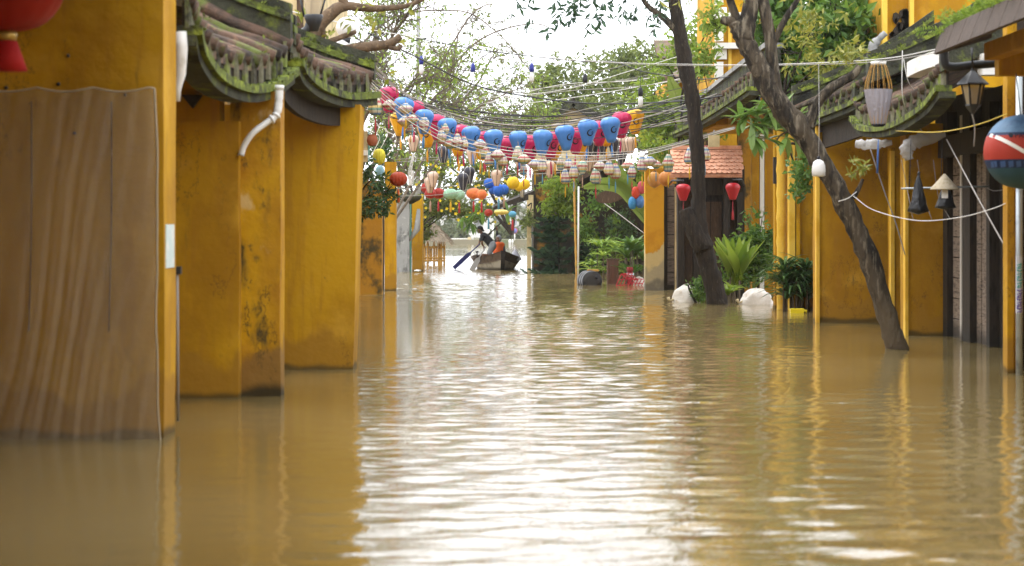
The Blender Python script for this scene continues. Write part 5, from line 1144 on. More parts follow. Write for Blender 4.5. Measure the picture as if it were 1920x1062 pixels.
# lamp holders on the string light
for i, (x, y, yt, col, bulb) in enumerate(((790, 113, 75, 0, 1), (887, 127, 92, 0, 0), (997, 127, 106, 0, 1), (1097, 147, 116, 1, 0), (1201, 172, 134, 1, 1), (1310, 188, 149, 1, 0), (1421, 186, 160, 1, 1))):
    d = 53 - i * 1.0; q = P(x, y, d); t = thing('hanging_bulb', '%s hanging lamp holder from the left on the black string light%s' % (NTH[i], ', with white bulb' if bulb else ', without bulb'), 'lamp', q, 'string light lamps')
    MB().tube([P(x, yt, d), q], .006, 4).build('drop_wire', m_wire_k, t)
    MB().lathe([(.05, -.10), (.055, -.02), (.045, .05), (.02, .10)], q, 12).build('holder', m_black_cap if col else m_blue_cap, t)
    if bulb: MB().lathe([(.03, -.33), (.05, -.28), (.055, -.2), (.04, -.10)], q, 12).build('bulb', m_bulb, t)
p = P(1535, 315, 27.5); t = thing('hanging_bulb', 'large white capsule bulb hanging in front of the leaning tree', 'lamp', p)
MB().lathe([(.055, -.105), (.08, -.095), (.083, -.03), (.078, .03), (.06, .075), (.02, .1)], p, 24).build('bulb', m_bulb, t); MB().tube([P(1535, 120, 30), P(1536, 220, 28), P(1535, 300, 27.5)], .003, 4).build('drop_wire', m_wire_g, t)
MB().lathe([(.022, .095), (.02, .14)], p, 10).build('holder', m_black_cap, t)

# right-hand clutter under the eaves
wire([(1600, 368, 28.9), (1640, 395, 28), (1720, 414, 27), (1800, 408, 26), (1860, 392, 25), (1885, 382, 24.5)], m_wire_w, .005, 'pale rope sagging from the leaning tree to the slim yellow column', 'rope', name='slack_rope')
wire([(1775, 262, 28), (1830, 365, 26), (1884, 462, 24.6)], m_wire_g, .008, 'straight grey stay running down to the slim yellow column', 'cable', name='stay_cable')
wire([(1632, 280, 30), (1655, 350, 30), (1680, 420, 30), (1697, 478, 30)], m_wire_g, .008, 'twisted cord hanging from the eave to the bright wall end', 'cord', name='twisted_eave_rope')
wire([(1680, 246, 27), (1760, 248, 26), (1830, 235, 25), (1888, 214, 24)], m_wire_y, .006, 'yellow cord strung under the mossy eave to the black lamp', 'cord', name='yellow_eave_rope')
wire([(1692, 95, 29), (1692, 180, 29), (1705, 215, 29.5), (1728, 245, 30)], m_wire_w, .006, 'pale loose cable dropping onto the mossy roof', 'cable', name='loose_cable')
wire([(1694, 110, 29), (1702, 150, 29), (1716, 172, 29.5), (1732, 190, 30)], m_wire_w, .005, 'short pale cable end curling on the mossy roof', 'cable', name='loose_cable')
for k in range(3):
    wire([(1690 + 30 * k, 300, 29), (1700 + 30 * k, 350 + 10 * k, 29), (1712 + 35 * k, 412, 28.5)], m_wire_g, .004, 'one of the thin loose wires hanging before the shutter doors', 'wire', 'loose wires by the doors', 'hanging_wire')
d = 28.6; t = thing('hanging_rail', 'thin metal rail hanging under the eave before the shutter doors', 'rail', P(1770, 352, d).xyz)
MB().tube([P(1690, 354, d), P(1768, 352, d), P(1855, 350, d)], .012, 8).build('rail', m_steel, t)
for x in (1764, 1705): MB().tube([P(x, 352, d), P(x + 3, 262, d + .4)], .005, 4).build('hanger', m_wire_k, t)
MB().tube(cr([P(1848, 350, d), P(1862, 358, d), P(1885, 356, d)], 4), .006, 5).build('hook_end', m_wire_g, t)
def bag(label, cx, cy, d, w, hpx, mat, seed, name='black_bag', cat='bag', knot=True):
    k = d / F; rr = random.Random(seed); c = P(cx, cy, d); t = thing(name, label, cat, c); nu, nv = 20, 12
    def fn(u, v):
        a = u * 2 * math.pi; zz = lerp(-1, 1, v); r = max(.06, (1 - v) ** .75 * (1 if v > .06 else .75)) if v > 0 else .02
        q = 1 + .13 * noise.noise(Vector((math.cos(a) * 2, math.sin(a) * 2, zz * 2 + seed))) + .12 * math.sin(a * 6 + zz * 3)
        return c + Vector((math.cos(a) * r * q * w * k / 2, math.sin(a) * r * q * w * k * .4, zz * hpx * k / 2))
    MB().grid(fn, nu, nv).build('body', mat, t)
    if knot: MB().tube([c + V(0, 0, hpx * k * .48), c + V(.01, 0, hpx * k * .56)], [.015, .02], 6).build('knot', mat, t)
    return t
bag('black plastic bag hanging left of the conical hat', 1722, 365, 28.5, 38, 76, m_blackbag, 1)
bag('crumpled black bag hanging behind the conical hat', 1773, 368, 28.8, 40, 52, m_blackbag, 2)
p = P(1771, 342, 28.4); t = thing('conical_hat', 'pale woven conical hat hanging on the rail', 'hat', p); k = 28.4 / F
MB().lathe([(27 * k, -14 * k), (26.5 * k, -12 * k), (12 * k, 4 * k), (1.5 * k, 16 * k)], p, 28).build('cone', MAT('palm_leaf_hat', (.55, .47, .34), .8, spots=[((.4, .32, .2), 20, .5, .7)], bump=(60, .4)), t)
for i in range(3): MB().lathe([(r * k, z * k) for r, z in ((22 - i * 6 + .4, -8.6 + i * 5.4), (21.4 - i * 6 + .4, -8 + i * 5.4))], p, 28, cap=False).build('hoop', m_bamboo, t)
MB().box(P(1767, 356, 28.3), P(1776, 372, 28.35)).build('paper_tag', m_white, t)
def wrap(label, pts, ws, d, seed):
    c = cr([P(a, b, d) for a, b in pts], 6); t = thing('plastic_wrap', label, 'plastic', c[0])
    MB().tube(c, [w * d / F for w in crs(ws, 6)], 12, rough=.6).build('film', MAT('clear_crumpled_plastic', (.62, .60, .58), .2, spec=.8, trans=.25, alpha=.62, bump=(24, 1.0)), t)
wrap('flat crumpled clear plastic hanging under the eave by the blue tie', [(1604, 270), (1625, 272), (1650, 270), (1672, 268)], (7, 9, 8, 4), 31.5, 1)
wrap('bent clear plastic sleeve hanging under the mossy eave', [(1704, 300), (1700, 280), (1712, 266), (1740, 260), (1772, 252)], (8, 12, 13, 11, 5), 30.0, 2)
# black gutter pipe and wall lamp, near right
t = thing('gutter_pipe', 'black bent gutter pipe along the near right eave', 'pipe', P(1775, 120, 23.5).xyz)
MB().tube(cr([P(1770, 92, 23.5), P(1771, 112, 23.5), P(1776, 124, 23.5), P(1795, 126, 23.5), P(1830, 122, 23.5), P(1960, 112, 23.5)], 5), .046, 12).build('pipe', MAT('black_pvc', (.03, .032, .034), .4), t)
MB().box(P(1764, 90, 23.44), P(1780, 97, 23.56)).build('collar', m_black_cap, t)
def lamp(label, cx, ty, by, d, wpx, name='street_lantern'):
    k = d / F; p = P(cx, ty, d); H_ = (by - ty) * k; w = wpx * k / 2; t = thing(name, label, 'lamp', p)
    MB().lathe([(w, -.36 * H_), (w * .95, -.33 * H_), (w * .45, -.16 * H_), (w * .14, -.06 * H_), (w * .1, 0)], p, 6, sm=False).build('hood', m_iron, t)
    MB().lathe([(w * .42, -.80 * H_), (w * .66, -.37 * H_)], p, 6, sm=False, cap=False).build('glass', m_glass, t)
    for i in range(6): a = i * math.pi / 3; MB().tube([(p.x + w * .44 * math.cos(a), p.y + w * .44 * math.sin(a), p.z - .80 * H_), (p.x + w * .69 * math.cos(a), p.y + w * .69 * math.sin(a), p.z - .36 * H_)], w * .07, 4).build('bar', m_iron, t)
    MB().lathe([(w * .1, -1.0 * H_), (w * .3, -.90 * H_), (w * .5, -.82 * H_), (w * .46, -.79 * H_)], p, 6, sm=False).build('base', m_iron, t)
    MB().lathe([(w * .12, -.75 * H_), (w * .16, -.5 * H_), (w * .06, -.42 * H_)], p, 8).build('bulb', m_bulb, t)
    return t
l = lamp('black hexagonal lantern lamp hanging from the gutter pipe', 1824, 128, 214, 23.4, 62)
MB().tube(cr([P(1822, 210, 23.4), P(1828, 240, 23.4), P(1826, 275, 23.4)], 4), .008, 5).build('cable', m_wire_g, l)
MB().tube([P(1822, 90, 23.42), P(1824, 130, 23.42)], .012, 6).build('stem', m_iron, l)
lamp('small black street lantern standing above the slanted awning', 979, 342, 378, 74, 14)
p = P(958, 0, 36)
t = thing('iron_lamp', 'black scrolled iron lamp bracket above the mossy left roofs', 'lamp', P(580, 40, 30).xyz)
MB().tube(cr(px_path([(536, 38), (532, 46), (540, 57), (560, 63), (576, 55), (583, 35)], 30), 6), [.035, .04, .042, .046, .05] + [.055] * 40, 10).build('scroll', m_iron, t)
MB().lathe([(.02, -.02), (.045, .0), (.02, .03)], P(537, 38, 30), 12).build('knob', m_iron, t)
MB().lathe([(.06, -.1), (.13, .1), (.12, .12)], P(588, 45, 30), 12).build('cup', m_iron, t)
for x0, x1 in ((570, 562), (582, 586), (600, 612)): MB().tube([P(x0, 32, 30), P(x1, -10, 30)], .014, 6).build('bar', m_iron, t)
MB().lathe([(.09, 0), (.15, .35), (.16, .5)], P(587, 30, 30), 16, cap=False).build('glass', m_glass, t)
for i, (x, y, r) in enumerate(((650, 52, 20), (641, 92, 17))):
    p = P(x, y, 36); t = thing('globe_lamp', '%s white globe lamp among the brown branches' % ('upper' if i == 0 else 'lower'), 'lamp', p, 'globe lamps'); k = r * 36 / F
    MB().lathe([(k * math.cos(a), k * math.sin(a)) for a in [-1.5 + 3 * j / 12 for j in range(13)]], p, 24).build('globe', m_bulb, t); MB().lathe([(.05, -k * 1.5), (.07, -k * .97)], p, 10).build('collar', m_iron, t)
    MB().tube([p + V(0, 0, -k * 1.4), (p.x - .1, p.y + .2, 2.2)], .03, 7).build('stem', m_iron, t)
# utility pole
t = thing('utility_pole', 'slender grey utility pole rising into the white sky', 'pole', P(783, 440, 104).xyz)
MB().tube([P(783, 460, 104), P(784, 200, 104), P(785, -60, 104)], [.12, .11, .095], 10).build('shaft', m_concrete, t); MB().bar(P(770, 78, 103.8), P(800, 72, 103.8), .08, .08).build('cross_arm', m_iron, t)
# electrical box, clay pot, white cable bundle, left
t = thing('electrical_box', 'grey electrical box with a teal edge at the corner of the third house', 'box', P(683, 265, 49).xyz)
MB().box(P(676, 246, 49), P(690, 304, 49.2)).build('cabinet', m_cream, t); MB().box(P(690.4, 246, 49), P(693, 304, 49.2)).build('edge', bpy.data.materials['teal_paint'], t); MB().box(P(678, 282, 48.9), P(690, 292, 49)).build('label_plate', m_white, t)
p = P(698, 263, 47); k = 47 / F; t = thing('clay_pot', 'small terracotta pot hanging among the lanterns at the left eave', 'pot', p)
MB().lathe([(4 * k, -11 * k), (8 * k, -9 * k), (10.5 * k, -1 * k), (9 * k, 6 * k), (7 * k, 9 * k), (8 * k, 10.5 * k)], p, 20).build('body', m_terra if False else MAT('fired_clay', (.32, .10, .05), .8), t); MB().tube(cr([p + V(-.09, 0, .1), p + V(0, 0, .28), p + V(.09, 0, .1)], 4), .004, 4).build('handle', m_wire_k, t)
t = thing('cable_bundle', 'bundle of looped white cables hanging beside the grey concrete pillar', 'cable', P(772, 320, 60).xyz)
for i in range(7):
    x = 775 + R.uniform(-3, 3); MB().tube(cr(px_path([(x, 288), (x - R.uniform(0, 10), 330 + R.uniform(-14, 5)), (x - R.uniform(2, 8), 348), (x - 2, 320)], 60), 5), .008, 4).build('strand', m_wire_w, t)
for i in range(5):
    x, y = R.uniform(690, 730), R.uniform(215, 250)
    wire([(x, y, 55), (x + 20, y + 12, 55), (x + 12, y + 34, 55), (x + 4, y + 46, 55)], m_wire_w, .008, 'one of the loose looped white cable ends at the left eave corner', 'cable', 'loose white cable ends', 'loose_cable')
# junction box on pale cables
t = thing('junction_box', 'small cream junction box on the cables above the terracotta gate roof', 'box', P(1338, 264, 45.6).xyz)
MB().box(P(1329, 254, 45.6), P(1348, 276, 45.75)).build('case', m_cream, t); MB().tube([P(1338, 254, 45.65), P(1339, 244, 45.6)], .008, 5).build('lug', m_steel, t)

# ---------------------------------------------------------------- things afloat
def sack(label, x0, x1, y0, y1, seed):
    d = dep(y1); k = d / F; c = P((x0 + x1) / 2, y1, d); w = (x1 - x0) * k / 2 * 1.15; hz = (y1 - y0) * k * .85; t = thing('white_sack', label, 'sack', c, 'white plastic sacks')
    def fn(u, v):
        a = u * 2 * math.pi; th = lerp(-.6, math.pi / 2, v); n = 1 + .22 * noise.noise(Vector((math.cos(a) * 1.6 + seed, math.sin(a) * 1.6, th * 1.5))) + .05 * noise.noise(Vector((math.cos(a) * 6, math.sin(a) * 6 + seed, th * 6)))
        return c + Vector((math.cos(a) * math.cos(th) * w * n, math.sin(a) * math.cos(th) * w * .8 * n + w * .6, math.sin(th) * hz * n))
    MB().grid(fn, 26, 12).build('body', m_bag, t); MB().tube([c + V(-w * .9, .1, .05), c + V(-w * 1.15, .05, .03), c + V(-w * 1.25, .05, .10)], [.03, .02, .035], 6).build('tied_neck', MAT('sack_neck', (.6, .5, .3), .7) if 'sack_neck' not in bpy.data.materials else bpy.data.materials['sack_neck'], t)
sack('white sack floating left of the dark tree trunk', 1264, 1315, 531, 567, 1); sack('white sack floating right of the dark tree trunk', 1394, 1448, 538, 571, 5); sack('small white sack beside the red crate', 1187, 1210, 517, 533, 9)
d = dep(535); p = P(1104, 527, d + .35); t = thing('black_barrel', 'black ribbed barrel floating on its side', 'barrel', p); R_ = 19.5 * d / F
pb = [(R_ * .88, -.42), (R_ * .98, -.40), (R_, -.36), (R_ * .96, -.33), (R_ * .96, -.12), (R_, -.10), (R_, -.06), (R_ * .96, -.04), (R_ * .96, .2), (R_, .22), (R_, .4), (R_ * .9, .44)]
ob = MB().lathe([(r, z if z < -.3 else -.36 + (z + .36) * .75) for r, z in pb], (0, 0, 0), 32, axis='y').build('drum', MAT('black_plastic', (.016, .016, .018), .35, spots=[((.04, .037, .034), 4, .5, .7)]), t, org=Vector()); ob.rotation_euler = (0, 0, .2)
ob = MB().lathe([(R_ * .9, -.425), (R_ * .5, -.44), (R_ * .02, -.44)], (0, 0, 0), 32, axis='y').build('end_cap', MAT('dusty_black', (.03, .027, .024), .6), t, org=Vector()); ob.rotation_euler = (0, 0, .2)
ob = MB().lathe([(.04, -.46), (.045, -.435)], (.1, 0, .1), 12, axis='y').build('bung', m_black_cap, t, org=Vector()); ob.rotation_euler = (0, 0, .2)
MB().box((p.x - .04, p.y - .1, R_ * .93 + p.z), (p.x + .26, p.y + .12, R_ * .93 + p.z + .05)).build('flotsam_stick', m_bamboo, t)
d = dep(533.5); t = thing('wooden_post', 'square brown slatted wooden post standing in the water before the strap-leaved plants', 'post', P(1149, 533, d).xyz)
for i in range(5): MB().box((P(1138.5 + i * 4.3, 0, d).x, d + .01 * (i % 2), -.6), (P(1138.5 + i * 4.3 + 4.1, 0, d).x, d + .3, P(0, 488, d).z)).build('slat', MAT('red_brown_slat_%d' % i, (.12 + .01 * (i % 3), .062, .04), .8, bump=(20, .4, (6, 6, .6))), t)
MB().box((P(1137, 0, d).x, d - .02, P(0, 488, d).z), (P(1162, 0, d).x, d + .34, P(0, 485.5, d).z)).build('cap', m_wood, t)
d = dep(536); c = P(1178, 530, d); t = thing('red_crate', 'red plastic lattice crate tipped over in the water', 'crate', c); m_red = MAT('red_plastic', (.40, .015, .025), .45)
def crate_panel(o, ux, uy, nu, nv, w=.022):
    for i in range(nu + 1): MB().bar(o + ux * (i / nu), o + ux * (i / nu) + uy, w, w, (0, 1, 0)).build('bar', m_red, t)
    for j in range(nv + 1): MB().bar(o + uy * (j / nv), o + uy * (j / nv) + ux, w, w, (0, 1, 0)).build('rail', m_red, t)
crate_panel(c + V(-.32, 0, -.08), V(.30, .12, .02), V(.14, .05, .30), 3, 2); crate_panel(c + V(-.02, .02, -.12), V(.34, .05, -.02), V(.12, .1, .22), 4, 2); crate_panel(c + V(-.18, .05, .22), V(.30, .25, -.04), V(.15, -.08, -.12), 3, 1)
p = P(1181, 521, d + .6); t = thing('fire_hydrant', 'red hydrant with a pale fitting behind the red crate', 'hydrant', p)
MB().lathe([(.075, -.6), (.075, .16), (.09, .18), (.09, .23), (.08, .27), (.075, .28)], p, 16).build('body', MAT('dull_red_iron', (.20, .012, .014), .6), t); MB().lathe([(.05, -.14), (.05, -.06)], p + V(.03, 0, .05), 10, axis='y').build('outlet', m_steel, t); MB().lathe([(.05, -.1), (.05, .1)], p + V(0, -.09, .08), 10, axis='x').build('cross_outlet', m_steel, t)
d = dep(588); t = thing('yellow_jug', 'small yellow plastic container floating by the strap-leaved plant', 'container', P(1495, 586, d).xyz)
q = P(1495, 580, d); MB().box((q.x - .12, d, -.03), (q.x + .12, d + .16, .085)).build('body', MAT('yellow_plastic', (.75, .60, .02), .4), t); MB().tube([(q.x + .12, d + .08, .04), (q.x + .18, d + .08, .03)], .03, 8).build('spout', bpy.data.materials['yellow_plastic'], t)
q = P(783, 511, 75); single('floating_litter', MB().grid(lambda u, v: q + V((u - .5) * .22, (v - .5) * .3, .06 + .06 * noise.noise(Vector((u * 4, v * 4, 2)))), 8, 8, thick=(0, 0, -.01)), m_bag, 'scrap of pale litter floating by the street corner', 'litter', org=q)
# poles and hanging board in the corner garden
t = thing('bamboo_pole', 'thin bamboo pole standing in front of the conifer', 'pole', P(1079, 511, 72).xyz)
c = [P(1081, 520, 72).lerp(P(1076, 330, 72), k / 24) for k in range(25)]; MB().tube(c, [.042 if k % 3 == 0 else .034 for k in range(25)], 8).build('shaft', m_bamboo, t)
single('white_pole', MB().tube([P(1084, 520, 71.6), P(1085, 350, 71.6)], .028, 8), m_pvc, 'thin white plastic pole beside the bamboo pole', 'pole', org=P(1084, 520, 71.6))
wire([(1128, 378, 66), (1165, 405, 64), (1208, 438, 62)], m_wire_g, .012, 'grey stay running down from the hanging board to the yellow pillar', 'cable', name='stay_cable')
t = thing('hanging_board', 'oval dark wooden board hanging under the banana leaf', 'sign', P(1145, 368, 63).xyz); k = 63 / F
MB().slab([P(1145 + 28 * math.cos(a * .314), 368 - 13 * math.sin(a * .314) - 5 * math.cos(a * .314), 63) for a in range(20)], (0, .06, 0)).build('board', m_wood, t)
for x in (1130, 1160): MB().tube([P(x, 360, 63), P(x, 330, 63)], .006, 4).build('hanger', m_wire_k, t)

# ---------------------------------------------------------------- thatched bamboo hut
HD = dep(497); t = thing('thatched_hut', 'small bamboo hut with a ragged thatched roof at the river edge', 'hut', P(815, 497, HD).xyz)
def bam(p, q, r, nm): 
    c = [Vector(p).lerp(Vector(q), k / 9) for k in range(10)]; MB().tube(c, [r * (1.18 if k % 3 == 0 else 1) for k in range(10)], 8).build(nm, m_bamboo, t)
for x, y in ((802, 0), (814, .9), (823, 0), (827, 0), (833, .7), (795, .6)): bam(P(x, 508, HD + y), P(x, 440, HD + y), 0.042 if x not in (823, 827) else .055, 'post')
for y in (463.5, 484, 489): bam(P(790, y, HD + .02), P(834, y, HD + .02), .035, 'rail')
for x in (797, 806, 809, 818): bam(P(x, 464, HD + .04), P(x, 488, HD + .04), .03, 'baluster')
apex = P(806, 412, HD + .9); base = [P(782, 452, HD - .5), P(842, 454, HD - .5), P(842, 448, HD + 2.2), P(782, 448, HD + 2.2)]
MB().add([apex] + base, [(0, 1, 2), (0, 2, 3), (0, 3, 4), (0, 4, 1), (1, 4, 3, 2)]).build('roof', m_thatch, t)
rr = random.Random(101); mb = MB()
for k in range(900):
    a, b = rr.choice(((0, 1), (1, 2), (3, 0))); e = base[a].lerp(base[b], rr.random()); s = rr.random() ** .6; q = apex.lerp(e, s); dv = (e - apex).normalized()
    mb.leaf(q + V(0, -.02, .03), (dv + rdir(rr) * .22).normalized(), dv.cross(rdir(rr)).normalized(), rr.uniform(.2, .4), .03)
mb.build('thatch_straw', m_thatch, t)

# ---------------------------------------------------------------- boat and its two people
BD = 79.3; bo = P(943, 507, BD); t = thing('rowing_boat', 'brown wooden rowing boat with pale lower hull coming down the flooded street', 'boat', (bo.x, BD, 0))
yaw = math.radians(3.5)
def bl3(x, y, z): return Vector((bo.x + x * math.cos(yaw) - y * math.sin(yaw) - .04 * y, BD + x * math.sin(yaw) + y * math.cos(yaw), z))
ST = [(0, .03, .66, -.02), (.35, .28, .57, -.08), (.8, .53, .48, -.1), (1.5, .76, .40, -.1), (2.4, .86, .36, -.1), (3.4, .82, .41, -.1), (4.3, .66, .45, -.08), (4.7, .5, .48, -.04)]
def station(s): 
    y, b, zt, zb = ST[s]; return y, b, zt, zb
def hull(f0, f1, off, name, mat):
    mb = MB()
    for sg in (-1, 1):
        def fn(u, v):
            k = u * (len(ST) - 1); i = min(int(k), len(ST) - 2); f = k - i; y, b, zt, zb = [lerp(ST[i][j], ST[i + 1][j], f) for j in range(4)]; w = lerp(f0, f1, v)
            return bl3(sg * (b * (.55 + .45 * w ** .7) + off), y + .25 * (1 - w) * max(0, 1 - y), lerp(zb, zt, w))
        mb.grid(fn, 21, 5, thick=(sg * -.02, 0, 0))
    return mb.build(name, mat, t)
hull(0, .60, 0, 'lower_hull', MAT('dirty_cream_hull', (.42, .36, .26), .8, spots=[((.14, .11, .07), 4, .48, .66, (1, 1, .5))], bands=[((.07, .055, .035), .0, .12, .12)]))
hull(.58, 1, .012, 'upper_strake', MAT('brown_hull_board', (.115, .078, .048), .8, spots=[((.06, .04, .026), 6, .45, .65)]))
hull(.96, 1.02, .03, 'gunwale', m_wood)
MB().add([bl3(sg * ST[i][1] * .62, ST[i][0], .08) for i in range(len(ST)) for sg in (-1, 1)], [(2*i, 2*i+1, 2*i+3, 2*i+2) for i in range(len(ST) - 1)]).build('floor', m_wood, t)
MB().sweep([bl3(0, -.06, .68), bl3(0, -.04, .4), bl3(0, .1, .15), bl3(0, .25, -.1)], [.16, .15, .14, .12], .10, (0, -1, .2)).build('stem_post', m_wood_dark, t)
MB().box((bl3(0, 4.7, 0).x - .5, BD + 4.66, -.05), (bl3(0, 4.7, 0).x + .5, BD + 4.72, .48)).build('transom', m_wood, t)
for y in (1.4, 2.9): MB().bar(bl3(-.72, y, .32), bl3(.72, y, .32), .22, .035).build('thwart', m_wood, t)
MB().tube([bl3(-.80, 1.2, .40), bl3(-.80, 1.2, .62)], .02, 6).build('oarlock', m_iron, t); MB().lathe([(.05, -.03), (.05, .03)], bl3(-.80, 1.2, .63), 10).build('oarlock_ring', m_iron, t)

def flesh(name, segs, mat, parent, vox=.013, label=None):
    mb = MB()
    for a, b, r0, r1 in segs:
        a, b = Vector(a), Vector(b); dv = (b - a); L = max(dv.length, 1e-4); dn = dv / L; pts = []; rs = []
        for th in (-80, -50, -20): pts.append(a + dn * r0 * math.sin(math.radians(th))); rs.append(r0 * math.cos(math.radians(th)))
        for s in (.25, .5, .75): pts.append(a.lerp(b, s)); rs.append(lerp(r0, r1, s))
        for th in (20, 50, 80): pts.append(b + dn * r1 * math.sin(math.radians(th))); rs.append(r1 * math.cos(math.radians(th)))
        mb.tube(pts, rs, 10)
    o = mb.build(name, mat, parent, label=label); m = o.modifiers.new('fuse', 'REMESH'); m.mode = 'VOXEL'; m.voxel_size = vox; m.use_smooth_shade = True
    sm = o.modifiers.new('soft', 'SMOOTH'); sm.iterations = 3; sm.factor = .5
    return o
def hand(w, dirv, nrm, grip=.6, s=1.0):
    """palm, four curled fingers of unequal length, thumb"""
    w = Vector(w); d = Vector(dirv).normalized(); n = Vector(nrm).normalized(); sd = d.cross(n).normalized(); o = []
    o.append((w, w + d * .07 * s, .032 * s, .036 * s)); k = w + d * .085 * s
    for i, L in enumerate((.070, .080, .075, .058)):
        b = k + sd * (i - 1.5) * .022 * s; m1 = b + (d * math.cos(grip) + n * math.sin(grip)) * L * .5 * s; m2 = m1 + (d * math.cos(grip * 2.2) + n * math.sin(grip * 2.2)) * L * .5 * s
        o += [(b, m1, .010 * s, .009 * s), (m1, m2, .009 * s, .008 * s)]
    b = w + d * .03 * s - sd * .03 * s; m1 = b - sd * .03 * s + n * .02 * s; o += [(b, m1, .012 * s, .011 * s), (m1, m1 + n * .03 * s + d * .015 * s, .011 * s, .009 * s)]
    return o
m_skin = MAT('brown_skin', (.19, .095, .055), .6); m_shirt = MAT('charcoal_tshirt', (.035, .036, .042), .9); m_shorts = MAT('grey_shorts', (.30, .32, .34), .9); m_hair = MAT('black_hair', (.012, .011, .012), .6)
MD = 80.6
def J(px, py, dy=0): return P(px, py, MD) + Vector((0, dy, 0))
pm = thing('person', 'person in dark T-shirt, cap and grey shorts bending over the oars', 'person', J(917, 500).xyz)
hd = J(899.5, 431.5)
segs = [(hd + V(.015, 0, .02), hd + V(-.01, 0, .0), .098, .088), (hd + V(-.03, 0, -.05), hd + V(-.035, 0, -.075), .062, .05), (hd + V(-.085, 0, -.01), hd + V(-.112, 0, -.028), .014, .018),
        (hd + V(.02, -.095, -.005), hd + V(.025, -.1, -.03), .016, .014), (hd + V(.02, .095, -.005), hd + V(.025, .1, -.03), .016, .014),
        (hd + V(.03, 0, -.06), J(906, 441), .055, .06), (J(907, 443), J(914, 449), .12, .13), (J(914, 449), J(923, 460), .13, .125), (J(906, 443, -.15), J(906, 443, .15), .07, .07)]
segs += [(J(905, 444, -.2), J(903.5, 456, -.24), .05, .042), (J(903.5, 456, -.24), J(908, 465, -.12), .04, .028), (J(904, 444, .2), J(899, 453, .22), .05, .042), (J(899, 453, .22), J(898, 459, .10), .04, .028)]
segs += hand(J(908, 465, -.12), (-.1, .2, -1), (-1, .3, 0)) + hand(J(898, 459, .10), (-.7, -.2, -.6), (.2, -.3, -1))
for s in (-.11, .11):
    segs += [(J(923, 462, s), J(916, 477, s), .095, .065), (J(916, 477, s), J(922, 494, s), .06, .04), (J(922, 495, s), J(916, 497, s), .04, .035)]
flesh('body', segs, m_skin, pm)
sh = [(J(907, 443), J(914, 449), .138, .15), (J(914, 449), J(923, 460), .15, .145), (J(906, 443, -.15), J(906, 443, .15), .085, .085), (J(905, 443, -.19), J(904, 450, -.22), .068, .062), (J(905, 443, .19), J(901, 450, .21), .068, .062)]
flesh('t_shirt', sh, m_shirt, pm)
so = [(J(923, 459, -.04), J(923, 462, .04), .15, .15)]
for s in (-.11, .11): so.append((J(923, 463, s), J(918, 474, s), .12, .10))
flesh('shorts', so, m_shorts, pm)
flesh('cap', [(hd + V(.03, 0, .045), hd + V(.005, 0, .06), .102, .095), (hd + V(.10, 0, .0), hd + V(.135, 0, -.03), .05, .035)], m_hair, pm, .01)
for s in (-.035, .035): MB().lathe([(.008, -.006), (.011, 0), (.008, .006)], hd + V(-.083, s, .012), 8, axis='x').build('eye', m_white, pm)
MB().bar(hd + V(-.093, -.025, -.058), hd + V(-.093, .025, -.058), .006, .008).build('mouth', MAT('lip', (.14, .05, .04), .6), pm)
# seated person in orange life vest
ps2 = thing('person', 'seated person in an orange life vest raising one dark-sleeved arm with a paddle', 'person', J(935, 490, .9).xyz)
h2 = J(934, 449, .7); m_orange = MAT('orange_life_vest', (.85, .14, .02), .7)
seg2 = [(h2 + V(0, 0, .02), h2 + V(0, 0, -.01), .098, .086), (h2 + V(0, -.03, -.06), h2 + V(0, -.03, -.08), .058, .05), (h2 + V(0, 0, -.08), J(935, 457, .7), .055, .06), (h2 + V(0, -.095, -.01), h2 + V(0, -.105, -.03), .015, .016),
        (J(935, 461, .7), J(936, 480, .7), .14, .15), (J(927, 460, .7), J(943, 460, .7), .075, .075), (J(943, 460, .7), J(945, 472, .6), .05, .042), (J(945, 472, .6), J(938, 480, .45), .04, .03),
        (J(927, 460, .75), J(932, 445, .8), .05, .042), (J(932, 445, .8), J(931.5, 431, .8), .042, .03)]
seg2 += hand(J(931.5, 431, .8), (-.2, 0, 1), (0, -1, .2)) + hand(J(938, 480, .45), (-.8, -.3, -.2), (0, -.3, -1))
for s in (-.1, .12): seg2 += [(J(932, 483, .7 + s), J(906, 479, .5 + s), .085, .06), (J(906, 479, .5 + s), J(910, 494, .45 + s), .055, .04), (J(910, 495, .45 + s), J(903, 497, .45 + s), .038, .032)]
flesh('body', seg2, m_skin, ps2)
flesh('life_vest', [(J(930, 461, .7), J(931, 479, .7), .13, .13), (J(940, 461, .7), J(940, 480, .7), .13, .13), (J(935, 460, .6), J(935, 480, .6), .12, .14)], m_orange, ps2, .016)
flesh('sleeve', [(J(927, 460, .75), J(932, 445, .8), .062, .052), (J(932, 445, .8), J(931.7, 434, .8), .052, .04)], m_shirt, ps2)
flesh('sleeve', [(J(943, 460, .7), J(945.5, 472, .6), .066, .054)], m_shirt, ps2)
flesh('hood', [(h2 + V(.02, .02, .05), h2 + V(.02, .02, 0), .104, .104)], MAT('grey_cap_cloth', (.28, .28, .30), .9), ps2)
for s in (-.03, .03): MB().lathe([(.008, -.006), (.011, 0), (.008, .006)], h2 + V(s, -.085, .0), 8, axis='y').build('eye', m_white, ps2)
def oar(name, label, a, b, mat, bladew, frac):
    a, b = Vector(a), Vector(b); t = thing(name, label, 'oar', a); m = a.lerp(b, frac); MB().tube([a, m, a.lerp(b, frac + .1)], [.022, .022, .018], 8).build('shaft', mat, t)
    MB().sweep([m, m.lerp(b, .15), m.lerp(b, .6), b], [.05, bladew, bladew * 1.1, bladew], [.02, .018, .016, .012], (.3, -.9, .25)).build('blade', mat, t); return t
